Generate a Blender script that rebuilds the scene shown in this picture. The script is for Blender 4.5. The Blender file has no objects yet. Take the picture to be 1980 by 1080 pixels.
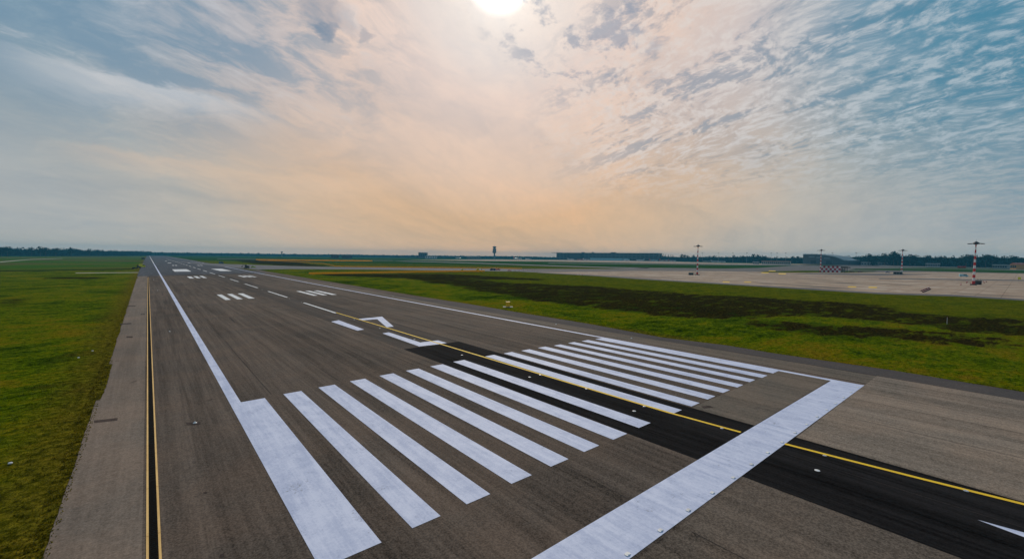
import bpy, math, random
import mathutils
from mathutils import Vector, Matrix, noise

scene = bpy.context.scene
col = scene.collection
R = math.radians
random.seed(7)

# ------------------------------------------------------------------ camera
cam_d = bpy.data.cameras.new('camera')
cam_o = bpy.data.objects.new('camera', cam_d)
col.objects.link(cam_o)
scene.camera = cam_o
cam_d.sensor_width = 36.0
cam_d.lens = 15.196
cam_d.clip_start = 0.1
cam_d.clip_end = 40000
_r = Vector((0.765078, -0.643857, 0.010172)).normalized()
_b = Vector((-0.643411, -0.763720, 0.052475)).normalized()
_u = _b.cross(_r).normalized()
_r = _u.cross(_b).normalized()
cam_o.matrix_world = Matrix(((_r.x, _u.x, _b.x, -35.898), (_r.y, _u.y, _b.y, -21.007), (_r.z, _u.z, _b.z, 14.889), (0, 0, 0, 1)))
CAM = Vector((-35.898, -21.007, 14.889))

scene.render.engine = 'CYCLES'
scene.view_settings.view_transform = 'Standard'
scene.view_settings.look = 'None'
scene.view_settings.exposure = 0.0
scene.view_settings.gamma = 1.0

SUN = Vector((0.5225, 0.6668, 0.5310)).normalized()
SUN_EL = math.asin(SUN.z)
SUN_AZ = math.atan2(SUN.x, SUN.y)

# ------------------------------------------------------------------ node helper
class NT:
    def __init__(s, tree): s.t = tree; s.n = tree.nodes; s.l = tree.links
    def put(s, node, i, v):
        sock = node.inputs[i]
        if isinstance(v, bpy.types.NodeSocket): s.l.new(v, sock)
        elif v is not None:
            if hasattr(sock.default_value, '__len__') and isinstance(v, (tuple, list)):
                n = len(sock.default_value)
                sock.default_value = tuple(v) + (1.0,) * (n - len(v))
            else: sock.default_value = v
    def math(s, op, a, b=None, c=None, clamp=False):
        m = s.n.new('ShaderNodeMath'); m.operation = op; m.use_clamp = clamp
        s.put(m, 0, a)
        if b is not None: s.put(m, 1, b)
        if c is not None: s.put(m, 2, c)
        return m.outputs[0]
    def vmath(s, op, a, b=None):
        m = s.n.new('ShaderNodeVectorMath'); m.operation = op
        s.put(m, 0, a)
        if b is not None: s.put(m, 1, b)
        return m.outputs['Value'] if op in ('DOT_PRODUCT', 'LENGTH', 'DISTANCE') else m.outputs[0]
    def mix(s, f, a, b, mode='MIX'):
        m = s.n.new('ShaderNodeMix'); m.data_type = 'RGBA'; m.blend_type = mode
        s.put(m, 0, f); s.put(m, 6, a); s.put(m, 7, b)
        return m.outputs[2]
    def rng(s, v, a, b, c=0.0, d=1.0, smooth=True):
        m = s.n.new('ShaderNodeMapRange')
        m.interpolation_type = 'SMOOTHSTEP' if smooth else 'LINEAR'
        m.inputs[1].default_value = a; m.inputs[2].default_value = b
        m.inputs[3].default_value = c; m.inputs[4].default_value = d
        s.put(m, 0, v); return m.outputs[0]
    def noise(s, vec, scale, detail=3.0, rough=0.5, dist=0.0):
        m = s.n.new('ShaderNodeTexNoise')
        if vec is not None: s.put(m, 'Vector', vec)
        m.inputs['Scale'].default_value = scale; m.inputs['Detail'].default_value = detail
        m.inputs['Roughness'].default_value = rough; m.inputs['Distortion'].default_value = dist
        return m.outputs[0]
    def ramp(s, f, stops, mode='LINEAR'):
        m = s.n.new('ShaderNodeValToRGB'); cr = m.color_ramp; cr.interpolation = mode
        while len(cr.elements) < len(stops): cr.elements.new(0.5)
        for e, (p, c) in zip(cr.elements, stops):
            e.position = p; e.color = tuple(c) + (1.0,)
        s.put(m, 0, f); return m.outputs[0]
    def xyz(s, v):
        m = s.n.new('ShaderNodeSeparateXYZ'); s.put(m, 0, v); return m.outputs
    def comb(s, x, y, z=0.0):
        m = s.n.new('ShaderNodeCombineXYZ'); s.put(m, 0, x); s.put(m, 1, y); s.put(m, 2, z); return m.outputs[0]

def lin(r, g, b):
    f = lambda c: (c / 255 / 12.92) if c / 255 <= 0.04045 else ((c / 255 + 0.055) / 1.055) ** 2.4
    return (f(r), f(g), f(b))

# ------------------------------------------------------------------ sky
world = bpy.data.worlds.new('World')
scene.world = world
world.use_nodes = True
w = NT(world.node_tree); w.n.clear()
out = w.n.new('ShaderNodeOutputWorld')
bg = w.n.new('ShaderNodeBackground')
w.l.new(bg.outputs[0], out.inputs[0])
sky = w.n.new('ShaderNodeTexSky')
sky.sky_type = 'NISHITA'; sky.sun_disc = False
sky.sun_elevation = SUN_EL; sky.sun_rotation = SUN_AZ
sky.altitude = 200; sky.air_density = 1.2; sky.dust_density = 2.0; sky.ozone_density = 2.0
tc = w.n.new('ShaderNodeTexCoord')
D = w.vmath('NORMALIZE', tc.outputs['Generated'])
dx, dy, dz = w.xyz(D)
zc = w.math('MAXIMUM', dz, 0.0)
cs = w.vmath('DOT_PRODUCT', D, tuple(SUN))
# veil of high thin cloud: peach below the sun, silver round it, slate far from it
far = w.ramp(w.rng(cs, 0.30, 1.0, 0, 1, False), [
    (0.00, lin(104, 134, 156)), (0.55, lin(112, 148, 170)), (0.62, lin(134, 162, 180)), (0.72, lin(162, 176, 188)),
    (0.84, lin(206, 196, 194)), (0.92, lin(230, 206, 192)), (0.965, lin(238, 216, 204)), (1.0, lin(240, 228, 218))])
low = w.ramp(w.rng(cs, 0.30, 1.0, 0, 1, False), [
    (0.00, lin(174, 178, 178)), (0.50, lin(184, 184, 180)), (0.64, lin(198, 188, 174)), (0.74, lin(216, 188, 158)),
    (0.835, lin(226, 186, 144)), (0.91, lin(232, 200, 172)), (1.0, lin(238, 210, 188))])
lowmask = w.rng(zc, 0.03, 0.42, 1, 0)
base = w.mix(lowmask, far, low)
base = w.mix(w.rng(zc, 0.004, 0.05, 0.9, 0), base, w.mix(1.0, base, (1.24, 1.13, 1.0), 'MULTIPLY'))
# cloud plane coordinates
def plane(k):
    den = w.math('ADD', zc, k)
    return w.comb(w.math('DIVIDE', dx, den), w.math('DIVIDE', dy, den), 0)
q = plane(0.12); q2 = plane(0.30)
def axes(ax, ay, s1, s2, qq=None):
    a = w.vmath('DOT_PRODUCT', qq or q, (ax, ay, 0)); b = w.vmath('DOT_PRODUCT', qq or q, (-ay, ax, 0))
    return w.comb(w.math('MULTIPLY', a, s1), w.math('MULTIPLY', b, s2), 0)
def lobe(v, a, b):
    return w.rng(w.vmath('DOT_PRODUCT', D, tuple(Vector(v).normalized())), a, b)
def addv(a, s, k): return w.vmath('ADD', a, w.comb(w.math('MULTIPLY', s, k), w.math('MULTIPLY', s, k * 0.7), 0))
wq = w.noise(q2, 1.6, 4, 0.55)
# broad soft unevenness, slate above, cream below
big = w.noise(addv(axes(0.99, 0.13, 0.8, 1.7, q2), wq, 0.8), 1.3, 6, 0.55, 0.3)
base = w.mix(w.rng(big, 0.46, 0.70, 0, 0.55), base, w.mix(1.0, base, (0.72, 0.80, 0.90), 'MULTIPLY'))
base = w.mix(w.rng(big, 0.46, 0.30, 0, 0.50), base, w.mix(lowmask, w.mix(1.0, base, (1.14, 1.10, 1.07), 'MULTIPLY'), w.mix(1.0, base, (1.12, 1.04, 0.98), 'MULTIPLY')))
# mottled fine texture of the whole veil
fine = w.noise(addv(axes(0.9, 0.43, 1.0, 1.9, q2), wq, 0.5), 7.0, 8, 0.68, 0.2)
base = w.mix(w.rng(fine, 0.36, 0.64, 0.0, 0.30), base, w.mix(1.0, base, (0.80, 0.86, 0.93), 'MULTIPLY'))
# one rolled bright bank on the left and a warm one below it
def bank(pa, pb, wid, amp):   # great-circle band between two directions
    A_, B_ = Vector(pa).normalized(), Vector(pb).normalized(); N_ = A_.cross(B_).normalized(); Mid = (A_ + B_).normalized()
    off = w.vmath('DOT_PRODUCT', D, tuple(N_)); off = w.math('ADD', off, w.math('MULTIPLY', w.math('SUBTRACT', wq, 0.5), 0.09))
    off = w.math('ADD', off, w.math('MULTIPLY', w.math('SUBTRACT', fine, 0.5), 0.045))
    half = A_.dot(Mid)
    ln = w.rng(w.vmath('DOT_PRODUCT', D, tuple(Mid)), half - 0.015, half + 0.02)
    edge = w.math('MULTIPLY', w.rng(off, -0.004, 0.010), w.rng(off, wid, 0.01))
    return w.math('MULTIPLY', w.math('MULTIPLY', edge, ln), amp)
left = w.math('MULTIPLY', lobe((-0.02, 0.92, 0.40), 0.86, 0.985), w.rng(zc, 0.20, 0.33, 0.25, 1.0))
mot = w.noise(addv(axes(0.97, 0.25, 1.0, 1.8, q2), wq, 0.7), 4.2, 9, 0.66, 0.2)
base = w.mix(w.math('MULTIPLY', left, w.rng(mot, 0.44, 0.60, 0, 0.55)), base, w.mix(lowmask, lin(118, 148, 170), lin(160, 168, 174)))
base = w.mix(w.math('MULTIPLY', left, w.rng(mot, 0.46, 0.32, 0, 0.45)), base, w.mix(lowmask, lin(204, 208, 214), lin(208, 198, 188)))
# rippled altocumulus with blue gaps on the right
rip = w.noise(addv(axes(0.17, 0.985, 1.0, 1.7, q2), wq, 0.45), 11.5, 8, 0.66, 0.1)
rip2 = w.noise(addv(axes(0.17, 0.985, 1.0, 1.3, q2), wq, 0.45), 30.0, 4, 0.6, 0.1)
bands = w.noise(addv(axes(0.17, 0.985, 0.55, 2.2), wq, 0.35), 1.8, 6, 0.6, 0.2)
rm = w.math('MULTIPLY', lobe((0.92, 0.26, 0.34), 0.83, 0.965), w.rng(zc, 0.09, 0.25))
ripm = w.math('ADD', w.math('MULTIPLY', rip, 0.66), w.math('MULTIPLY', rip2, 0.34))
rng_g = w.math('ADD', ripm, w.math('MULTIPLY', bands, 0.9))
gap = w.math('MULTIPLY', w.rng(rng_g, 0.93, 0.79, 0, 1), rm)
nis = w.n.new('ShaderNodeVectorMath'); nis.operation = 'SCALE'; w.l.new(sky.outputs[0], nis.inputs[0]); nis.inputs['Scale'].default_value = 0.06
gapcol = w.mix(0.15, w.mix(w.rng(cs, 0.68, 0.95), lin(104, 140, 160), lin(128, 144, 162)), nis.outputs[0])
puff = w.math('MULTIPLY', w.rng(ripm, 0.45, 0.60, 0, 0.75), rm)
base = w.mix(puff, base, w.mix(w.rng(cs, 0.68, 0.95), lin(190, 202, 210), lin(224, 214, 208)))
base = w.mix(w.math('MULTIPLY', gap, 0.64), base, gapcol)
# teal corners at the top
tcn = w.math('MULTIPLY', lobe((0.95, -0.12, 0.44), 0.88, 1.0), w.rng(ripm, 0.62, 0.38, 0.25, 0.85))
base = w.mix(tcn, base, lin(62, 130, 158))
tcl = w.math('MULTIPLY', lobe((-0.05, 0.88, 0.47), 0.93, 0.995), w.rng(mot, 0.34, 0.60, 0.20, 0.62))
base = w.mix(tcl, base, lin(112, 144, 168))
b1 = bank((-0.1173, 0.9489, 0.2929), (0.1428, 0.9497, 0.2788), 0.070, 0.80)
base = w.mix(b1, base, lin(212, 212, 214))
b2 = bank((-0.0807, 0.9813, 0.1748), (0.3942, 0.9067, 0.1497), 0.055, 0.34)
base = w.mix(b2, base, lin(228, 198, 170))
# ragged fringe beside the sun
fr = w.noise(q2, 9.0, 8, 0.66, 0.2)
fm = w.math('MULTIPLY', lobe((0.66, 0.58, 0.50), 0.972, 0.996), w.rng(fr, 0.50, 0.38, 0, 0.6))
base = w.mix(fm, base, lin(132, 148, 170))
wv = w.n.new('ShaderNodeTexNoise'); w.l.new(q2, wv.inputs['Vector']); wv.inputs['Scale'].default_value = 14; wv.inputs['Detail'].default_value = 6; wv.inputs['Roughness'].default_value = 0.65
wsc = w.n.new('ShaderNodeVectorMath'); wsc.operation = 'SCALE'; w.l.new(w.vmath('SUBTRACT', wv.outputs['Color'], (0.5, 0.5, 0.5)), wsc.inputs[0]); wsc.inputs['Scale'].default_value = 0.075
DW = w.vmath('NORMALIZE', w.vmath('ADD', D, wsc.outputs[0]))
for v, r0, r1, k_ in (((0.265, 0.868, 0.419), 0.99972, 0.99997, .65), ((0.250, 0.858, 0.450), 0.9991, 0.99993, .4), ((0.330, 0.842, 0.425), 0.9998, 0.99999, .4), ((0.29, 0.85, 0.44), 0.9995, 0.99995, .25)):
    lb = w.vmath('DOT_PRODUCT', DW, tuple(Vector(v).normalized()))
    base = w.mix(w.rng(lb, r0, r1, 0, k_), base, lin(112, 136, 160))
# the sun burning through the veil
g1 = w.rng(cs, 0.975, 1.0, 0, 0.08)
g2 = w.rng(cs, 0.9972, 1.0, 0, 0.85)
g3 = w.rng(cs, 0.9930, 1.0, 0, 0.10)
glow = w.math('ADD', w.math('MULTIPLY', w.math('ADD', g1, g3), w.rng(fr, 0.3, 0.6, 0.7, 1.15)), w.math('MULTIPLY', g2, w.rng(fr, 0.25, 0.6, 0.8, 1.15)))
glowc = w.n.new('ShaderNodeVectorMath'); glowc.operation = 'SCALE'; glowc.inputs[0].default_value = (1.0, 0.95, 0.88); w.l.new(glow, glowc.inputs['Scale'])
base = w.vmath('ADD', base, glowc.outputs[0])
# overhead and behind, outside the picture: plain pale blue-grey sky
w.l.new(base, bg.inputs[0])
bg.inputs[1].default_value = 1.0

sun_d = bpy.data.lights.new('sun', 'SUN')
sun_d.energy = 2.0; sun_d.angle = R(6); sun_d.color = (1.0, 0.90, 0.76)
sun_o = bpy.data.objects.new('sun', sun_d); col.objects.link(sun_o)
sun_o.rotation_euler = SUN.to_track_quat('Z', 'Y').to_euler()
sun_o.location = (0, 0, 60)

# ------------------------------------------------------------------ materials
M = {}
def newmat(name):
    m = bpy.data.materials.new(name); m.use_nodes = True
    nt = NT(m.node_tree); b = m.node_tree.nodes['Principled BSDF']
    M[name] = m
    return m, nt, b
def plain(name, c, rough=0.6, metal=0.0, var=0.18, scale=1.5, spec=0.5):
    m, n, b = newmat(name)
    g = n.n.new('ShaderNodeNewGeometry')
    v = n.noise(g.outputs['Position'], scale, 5, 0.6)
    c2 = tuple(x * (1 - var) for x in c); c3 = tuple(min(1, x * (1 + var)) for x in c)
    n.put(b, 'Base Color', n.mix(n.rng(v, 0.3, 0.7), c2, c3))
    b.inputs['Roughness'].default_value = rough; b.inputs['Metallic'].default_value = metal
    b.inputs['Specular IOR Level'].default_value = spec
    return m
def asphalt(name, c, streak=0.25, speck=0.35, rough=0.92, spec=0.06, tint=(1.0, 0.93, 0.88)):
    m, n, b = newmat(name)
    g = n.n.new('ShaderNodeNewGeometry'); P = g.outputs['Position']
    x, y, z = n.xyz(P)
    s1 = n.noise(n.comb(n.math('MULTIPLY', x, 0.9), n.math('MULTIPLY', y, 0.022), 0), 1.0, 5, 0.62)
    s2 = n.noise(n.comb(n.math('MULTIPLY', x, 0.16), n.math('MULTIPLY', y, 0.012), 3.0), 1.0, 3, 0.5)
    s3 = n.noise(n.comb(n.math('MULTIPLY', x, 4.5), n.math('MULTIPLY', y, 0.10), 5.0), 1.0, 4, 0.65)
    cl = n.noise(P, 0.11, 5, 0.6, 0.4)
    sp = n.noise(P, 9.0, 3, 0.75)
    sp2 = n.noise(P, 2.2, 4, 0.6)
    fac = n.math('ADD', n.rng(s1, 0.28, 0.72, -streak, streak), n.rng(s2, 0.3, 0.7, -streak * 0.6, streak * 0.6))
    fac = n.math('ADD', fac, n.rng(s3, 0.3, 0.7, -streak * 0.6, streak * 0.6))
    fac = n.math('ADD', fac, n.rng(cl, 0.3, 0.7, -0.14, 0.14))
    fac = n.math('ADD', fac, n.rng(sp, 0.3, 0.7, -speck, speck))
    fac = n.math('ADD', fac, n.rng(sp2, 0.3, 0.7, -0.10, 0.10))
    fac = n.math('MAXIMUM', n.math('ADD', fac, 1.0), 0.15)
    # transverse joints every ~50 m and occasional oil spots
    spot = n.rng(n.noise(P, 0.55, 2, 0.5), 0.22, 0.30, 0.62, 1.0)
    fac = n.math('MULTIPLY', fac, spot)
    vm = n.n.new('ShaderNodeVectorMath'); vm.operation = 'SCALE'
    n.put(vm, 0, n.mix(n.rng(cl, 0.35, 0.65), tuple(c), tuple(a * t for a, t in zip(c, tint))))
    n.l.new(fac, vm.inputs['Scale'])
    n.l.new(vm.outputs[0], b.inputs['Base Color'])
    b.inputs['Roughness'].default_value = rough; b.inputs['Specular IOR Level'].default_value = spec
    bp = n.n.new('ShaderNodeBump'); bp.inputs['Strength'].default_value = 0.35; bp.inputs['Distance'].default_value = 0.03
    n.l.new(sp, bp.inputs['Height']); n.l.new(bp.outputs[0], b.inputs['Normal'])
    return m
def paint(name, c, c2, wear=0.5):
    m, n, b = newmat(name)
    g = n.n.new('ShaderNodeNewGeometry'); P = g.outputs['Position']
    x, y, z = n.xyz(P)
    s1 = n.noise(n.comb(n.math('MULTIPLY', x, 1.6), n.math('MULTIPLY', y, 0.12), 0), 1.0, 6, 0.7)
    cl = n.noise(P, 0.55, 6, 0.65, 0.6)
    fine = n.noise(P, 6.0, 4, 0.8)
    f = n.math('ADD', n.math('MULTIPLY', s1, 0.5), n.math('ADD', n.math('MULTIPLY', cl, 0.35), n.math('MULTIPLY', fine, 0.28)))
    base = n.mix(n.rng(f, 0.46, 0.68, 0, 1), tuple(c), tuple(c2))
    worn = n.rng(n.math('ADD', n.math('MULTIPLY', fine, 0.6), n.math('MULTIPLY', cl, 0.5)), 0.63, 0.76, 0, wear)
    base = n.mix(worn, base, (0.16, 0.15, 0.14))
    n.put(b, 'Base Color', base)
    b.inputs['Roughness'].default_value = 0.7; b.inputs['Specular IOR Level'].default_value = 0.3
    return m

asphalt('runway asphalt', (0.108, 0.084, 0.068), 0.28, 0.40)
asphalt('centre asphalt', (0.074, 0.061, 0.053), 0.28, 0.30)
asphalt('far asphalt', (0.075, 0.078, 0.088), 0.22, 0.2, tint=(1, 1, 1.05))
asphalt('rubbered asphalt', (0.050, 0.046, 0.046), 0.3, 0.2)
asphalt('shoulder asphalt', (0.190, 0.152, 0.124), 0.12, 0.26)  # lighter shoulder surface, with some tarmac sheen put into its colour too
asphalt('right shoulder asphalt', (0.150, 0.125, 0.102), 0.16, 0.26)
asphalt('outer shoulder asphalt', (0.082, 0.073, 0.072), 0.12, 0.22)
asphalt('pad asphalt', (0.225, 0.182, 0.146), 0.20, 0.34)  # paler paving, lightened further to paint in the glare towards the sun
asphalt('pad asphalt left', (0.135, 0.107, 0.086), 0.20, 0.42)
asphalt('black asphalt', (0.0135, 0.0122, 0.0125), 0.55, 0.34, rough=0.95, spec=0.02, tint=(1, 1, 1))
asphalt('taxiway asphalt', (0.165, 0.160, 0.165), 0.1, 0.1, tint=(1, 1, 1.03))
asphalt('grey asphalt', (0.145, 0.140, 0.140), 0.1, 0.15)
asphalt('seal', (0.045, 0.038, 0.036), 0.2, 0.3)
asphalt('patch', (0.060, 0.045, 0.040), 0.2, 0.3)
paint('white paint', (0.68, 0.71, 0.88), (0.46, 0.51, 0.70), 0.75)
paint('plain white paint', (0.80, 0.80, 0.80), (0.68, 0.68, 0.70), 0.35)
paint('yellow paint', (0.95, 0.62, 0.012), (0.85, 0.50, 0.015), 0.15)
paint('cream paint', (0.90, 0.56, 0.20), (0.75, 0.44, 0.14), 0.3)
paint('apron yellow paint', (0.85, 0.55, 0.03), (0.75, 0.45, 0.03), 0.2)

# concrete apron with slab joints and tan staining
m, n, b = newmat('apron concrete')
g = n.n.new('ShaderNodeNewGeometry'); P = g.outputs['Position']
x, y, z = n.xyz(P)
a1 = n.noise(n.comb(n.math('MULTIPLY', x, 0.045), n.math('MULTIPLY', y, 0.012), 0), 1.0, 6, 0.68, 1.8)
a2 = n.noise(P, 0.05, 5, 0.6)
f = n.math('ADD', n.math('MULTIPLY', a1, 0.7), n.math('MULTIPLY', a2, 0.3))
base = n.ramp(f, [(0.42, (0.22, 0.18, 0.15)), (0.46, (0.38, 0.28, 0.20)), (0.50, (0.47, 0.36, 0.27)), (0.54, (0.38, 0.255, 0.175)), (0.58, (0.55, 0.45, 0.36))])
br = n.n.new('ShaderNodeTexBrick'); n.l.new(P, br.inputs['Vector']); br.offset = 0.0
br.inputs['Scale'].default_value = 1.0; br.inputs['Brick Width'].default_value = 7.5; br.inputs['Row Height'].default_value = 7.5; br.inputs['Mortar Size'].default_value = 0.12
br.inputs['Color1'].default_value = (1, 1, 1, 1); br.inputs['Color2'].default_value = (0.86, 0.86, 0.88, 1); br.inputs['Mortar'].default_value = (0.55, 0.52, 0.5, 1)
base = n.mix(1.0, base, br.outputs[0], 'MULTIPLY')
n.put(b, 'Base Color', base); b.inputs['Roughness'].default_value = 0.95; b.inputs['Specular IOR Level'].default_value = 0.05

# grass, shared by the ground and the tufts standing on it
def grass_mat(name, blades):
    m, n, b = newmat(name)
    g = n.n.new('ShaderNodeNewGeometry'); P = g.outputs['Position']
    x, y, z = n.xyz(P)
    flat = n.comb(x, y, 0)
    n1 = n.noise(flat, 0.035, 5, 0.6, 0.8)
    n2 = n.noise(flat, 0.22, 6, 0.68, 0.3)
    n3 = n.noise(flat, 1.4, 6, 0.75)
    n4 = n.noise(flat, 7.0, 4, 0.8)
    n0 = n.noise(n.comb(n.math('MULTIPLY', x, 0.10), n.math('MULTIPLY', y, 0.30), 2.0), 1.0, 6, 0.7, 0.6)
    f = n.math('ADD', n.math('MULTIPLY', n1, 0.30), n.math('ADD', n.math('MULTIPLY', n2, 0.28), n.math('ADD', n.math('MULTIPLY', n3, 0.18), n.math('MULTIPLY', n0, 0.24))))
    c = n.ramp(f, [(0.42, (0.016, 0.034, 0.0010)), (0.465, (0.050, 0.084, 0.0012)), (0.50, (0.090, 0.132, 0.0016)), (0.535, (0.138, 0.142, 0.0020)), (0.58, (0.185, 0.135, 0.005))])
    # olive meadow further from the runway on the right
    ol = n.math('MULTIPLY', n.rng(x, 80, 150), n.rng(n1, 0.35, 0.6, 0.55, 1.0))
    c = n.mix(ol, c, n.ramp(n2, [(0.36, (0.055, 0.070, 0.001)), (0.5, (0.092, 0.106, 0.0015)), (0.64, (0.130, 0.120, 0.002))]))
    # far away green carpets
    fr_ = n.rng(n.math('ADD', x, n.math('MULTIPLY', y, 0.6)), 620, 820)
    c = n.mix(fr_, c, (0.030, 0.075, 0.012))
    lf = n.math('MULTIPLY', n.rng(x, -20, -60), n.rng(y, 440, 560))
    c = n.mix(lf, c, n.ramp(n.noise(n.comb(n.math('MULTIPLY', x, 0.004), n.math('MULTIPLY', y, 0.0035), 0), 1.0, 4, 0.6), [(0.40, (0.045, 0.12, 0.008)), (0.5, (0.090, 0.125, 0.014)), (0.60, (0.11, 0.080, 0.040))]))
    # dry brown fringe along the pavement edges
    wob = n.math('MULTIPLY', n.math('SUBTRACT', n2, 0.5), 9.0)
    dl = n.rng(n.math('ADD', n.math('SUBTRACT', -40.2, x), wob), 0.0, 7.0, 0.85, 0.0)
    dl = n.math('MULTIPLY', dl, n.rng(x, -41.0 + 2, -39.0 + 3, 1, 0))
    dr = n.math('MULTIPLY', n.rng(n.math('ADD', n.math('SUBTRACT', x, 38.5), wob), 0.0, 5.0, 0.7, 0.0), n.rng(x, 20, 34, 0, 1))
    c = n.mix(n.math('MAXIMUM', dl, dr), c, n.ramp(n3, [(0.38, (0.070, 0.060, 0.004)), (0.62, (0.175, 0.130, 0.012))]))
    # turned dark soil
    at = n.n.new('ShaderNodeAttribute'); at.attribute_name = 'soil'
    if not blades:
        sm = n.math('ADD', at.outputs['Fac'], n.math('MULTIPLY', n.math('SUBTRACT', n2, 0.5), 2.0))
        sm = n.math('ADD', sm, n.math('MULTIPLY', n.math('SUBTRACT', n0, 0.5), 3.0))
        sm = n.rng(n.math('ADD', sm, n.math('MULTIPLY', n.math('SUBTRACT', n3, 0.5), 1.8)), 0.34, 0.62, 0, 0.95)
        sm = n.math('MULTIPLY', sm, n.rng(at.outputs['Fac'], 0.02, 0.30))
        c = n.mix(sm, c, n.ramp(n3, [(0.38, (0.007, 0.004, 0.0015)), (0.52, (0.018, 0.010, 0.003)), (0.62, (0.048, 0.038, 0.005))]))
    v = n.math('MULTIPLY', n.rng(n4, 0.28, 0.72, 0.45, 1.5), n.rng(n3, 0.32, 0.68, 0.50, 1.40))
    vm = n.n.new('ShaderNodeVectorMath'); vm.operation = 'SCALE'; n.put(vm, 0, c); n.l.new(v, vm.inputs['Scale'])
    n.l.new(vm.outputs[0], b.inputs['Base Color'])
    b.inputs['Roughness'].default_value = 1.0; b.inputs['Specular IOR Level'].default_value = 0.0
    if blades:
        tr = n.n.new('ShaderNodeBsdfTranslucent'); n.l.new(vm.outputs[0], tr.inputs[0]); ms = n.n.new('ShaderNodeMixShader'); ms.inputs[0].default_value = 0.5
        n.l.new(b.outputs[0], ms.inputs[1]); n.l.new(tr.outputs[0], ms.inputs[2]); n.l.new(ms.outputs[0], n.n['Material Output'].inputs[0])
    if not blades:
        bp = n.n.new('ShaderNodeBump'); bp.inputs['Strength'].default_value = 1.0; bp.inputs['Distance'].default_value = 0.35
        n.l.new(n.math('ADD', n.math('MULTIPLY', n3, 1.0), n.math('MULTIPLY', n4, 0.35)), bp.inputs['Height']); n.l.new(bp.outputs[0], b.inputs['Normal'])
    return m
grass_mat('ground grass', False)
grass_mat('grass blades', True)

plain('foliage', (0.013, 0.058, 0.050), 0.95, var=0.5, scale=0.08, spec=0.0)
plain('foliage dark', (0.010, 0.044, 0.036), 0.95, var=0.45, scale=0.1, spec=0.0)
plain('bark', (0.07, 0.055, 0.04), 0.9)
plain('red paint', (0.55, 0.02, 0.02), 0.5)
plain('dark red', (0.42, 0.012, 0.035), 0.6)
plain('mast white', (0.75, 0.73, 0.72), 0.5)
plain('dark steel', (0.035, 0.035, 0.04), 0.5, 0.3)
plain('galvanised', (0.32, 0.33, 0.34), 0.45, 0.6)
plain('concrete', (0.36, 0.34, 0.31), 0.85)
plain('tower concrete', (0.16, 0.18, 0.19), 0.8)
plain('dark glass', (0.02, 0.04, 0.05), 0.15, 0.0)
plain('terminal cladding', (0.055, 0.075, 0.085), 0.5)
plain('pale cladding', (0.30, 0.32, 0.33), 0.5)
plain('metal roof', (0.42, 0.46, 0.48), 0.45, 0.2)
plain('hangar roof', (0.17, 0.23, 0.26), 0.6)
plain('brick red', (0.30, 0.10, 0.06), 0.8)
plain('cream wall', (0.55, 0.50, 0.42), 0.8)
plain('orange wall', (0.62, 0.32, 0.10), 0.8)
plain('white body', (0.78, 0.79, 0.80), 0.3)
plain('blue body', (0.05, 0.12, 0.22), 0.3)
plain('pale blue body', (0.35, 0.60, 0.68), 0.3)
plain('navy body', (0.02, 0.04, 0.10), 0.3)
plain('red body', (0.50, 0.03, 0.03), 0.35)
plain('yellow body', (0.95, 0.75, 0.01), 0.4)
plain('green yellow body', (0.45, 0.60, 0.02), 0.4)
plain('orange body', (0.98, 0.48, 0.01), 0.5)
plain('black rubber', (0.012, 0.012, 0.012), 0.8)
plain('dark machinery', (0.03, 0.035, 0.03), 0.6)
plain('grey green box', (0.16, 0.20, 0.18), 0.6)
m, n, b = newmat('barrier plastic')
b.inputs['Base Color'].default_value = (0.95, 0.60, 0.015, 1); b.inputs['Roughness'].default_value = 0.5
tr_ = n.n.new('ShaderNodeBsdfTranslucent'); tr_.inputs[0].default_value = (0.95, 0.60, 0.015, 1); ms_ = n.n.new('ShaderNodeMixShader'); ms_.inputs[0].default_value = 0.6
n.l.new(b.outputs[0], ms_.inputs[1]); n.l.new(tr_.outputs[0], ms_.inputs[2]); n.l.new(ms_.outputs[0], n.n['Material Output'].inputs[0])
plain('pink plastic', (0.75, 0.30, 0.32), 0.5)
plain('lens glass', (0.75, 0.78, 0.80), 0.15)
plain('lamp housing', (0.45, 0.45, 0.46), 0.4, 0.5)
plain('grating', (0.008, 0.006, 0.005), 0.9, 0.0, spec=0.05)
plain('path concrete', (0.50, 0.46, 0.40), 0.95, spec=0.05)
plain('ditch soil', (0.006, 0.006, 0.004), 1.0, spec=0.0)
plain('hill green', (0.010, 0.044, 0.036), 1.0, var=0.4, scale=0.05, spec=0.0)

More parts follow.
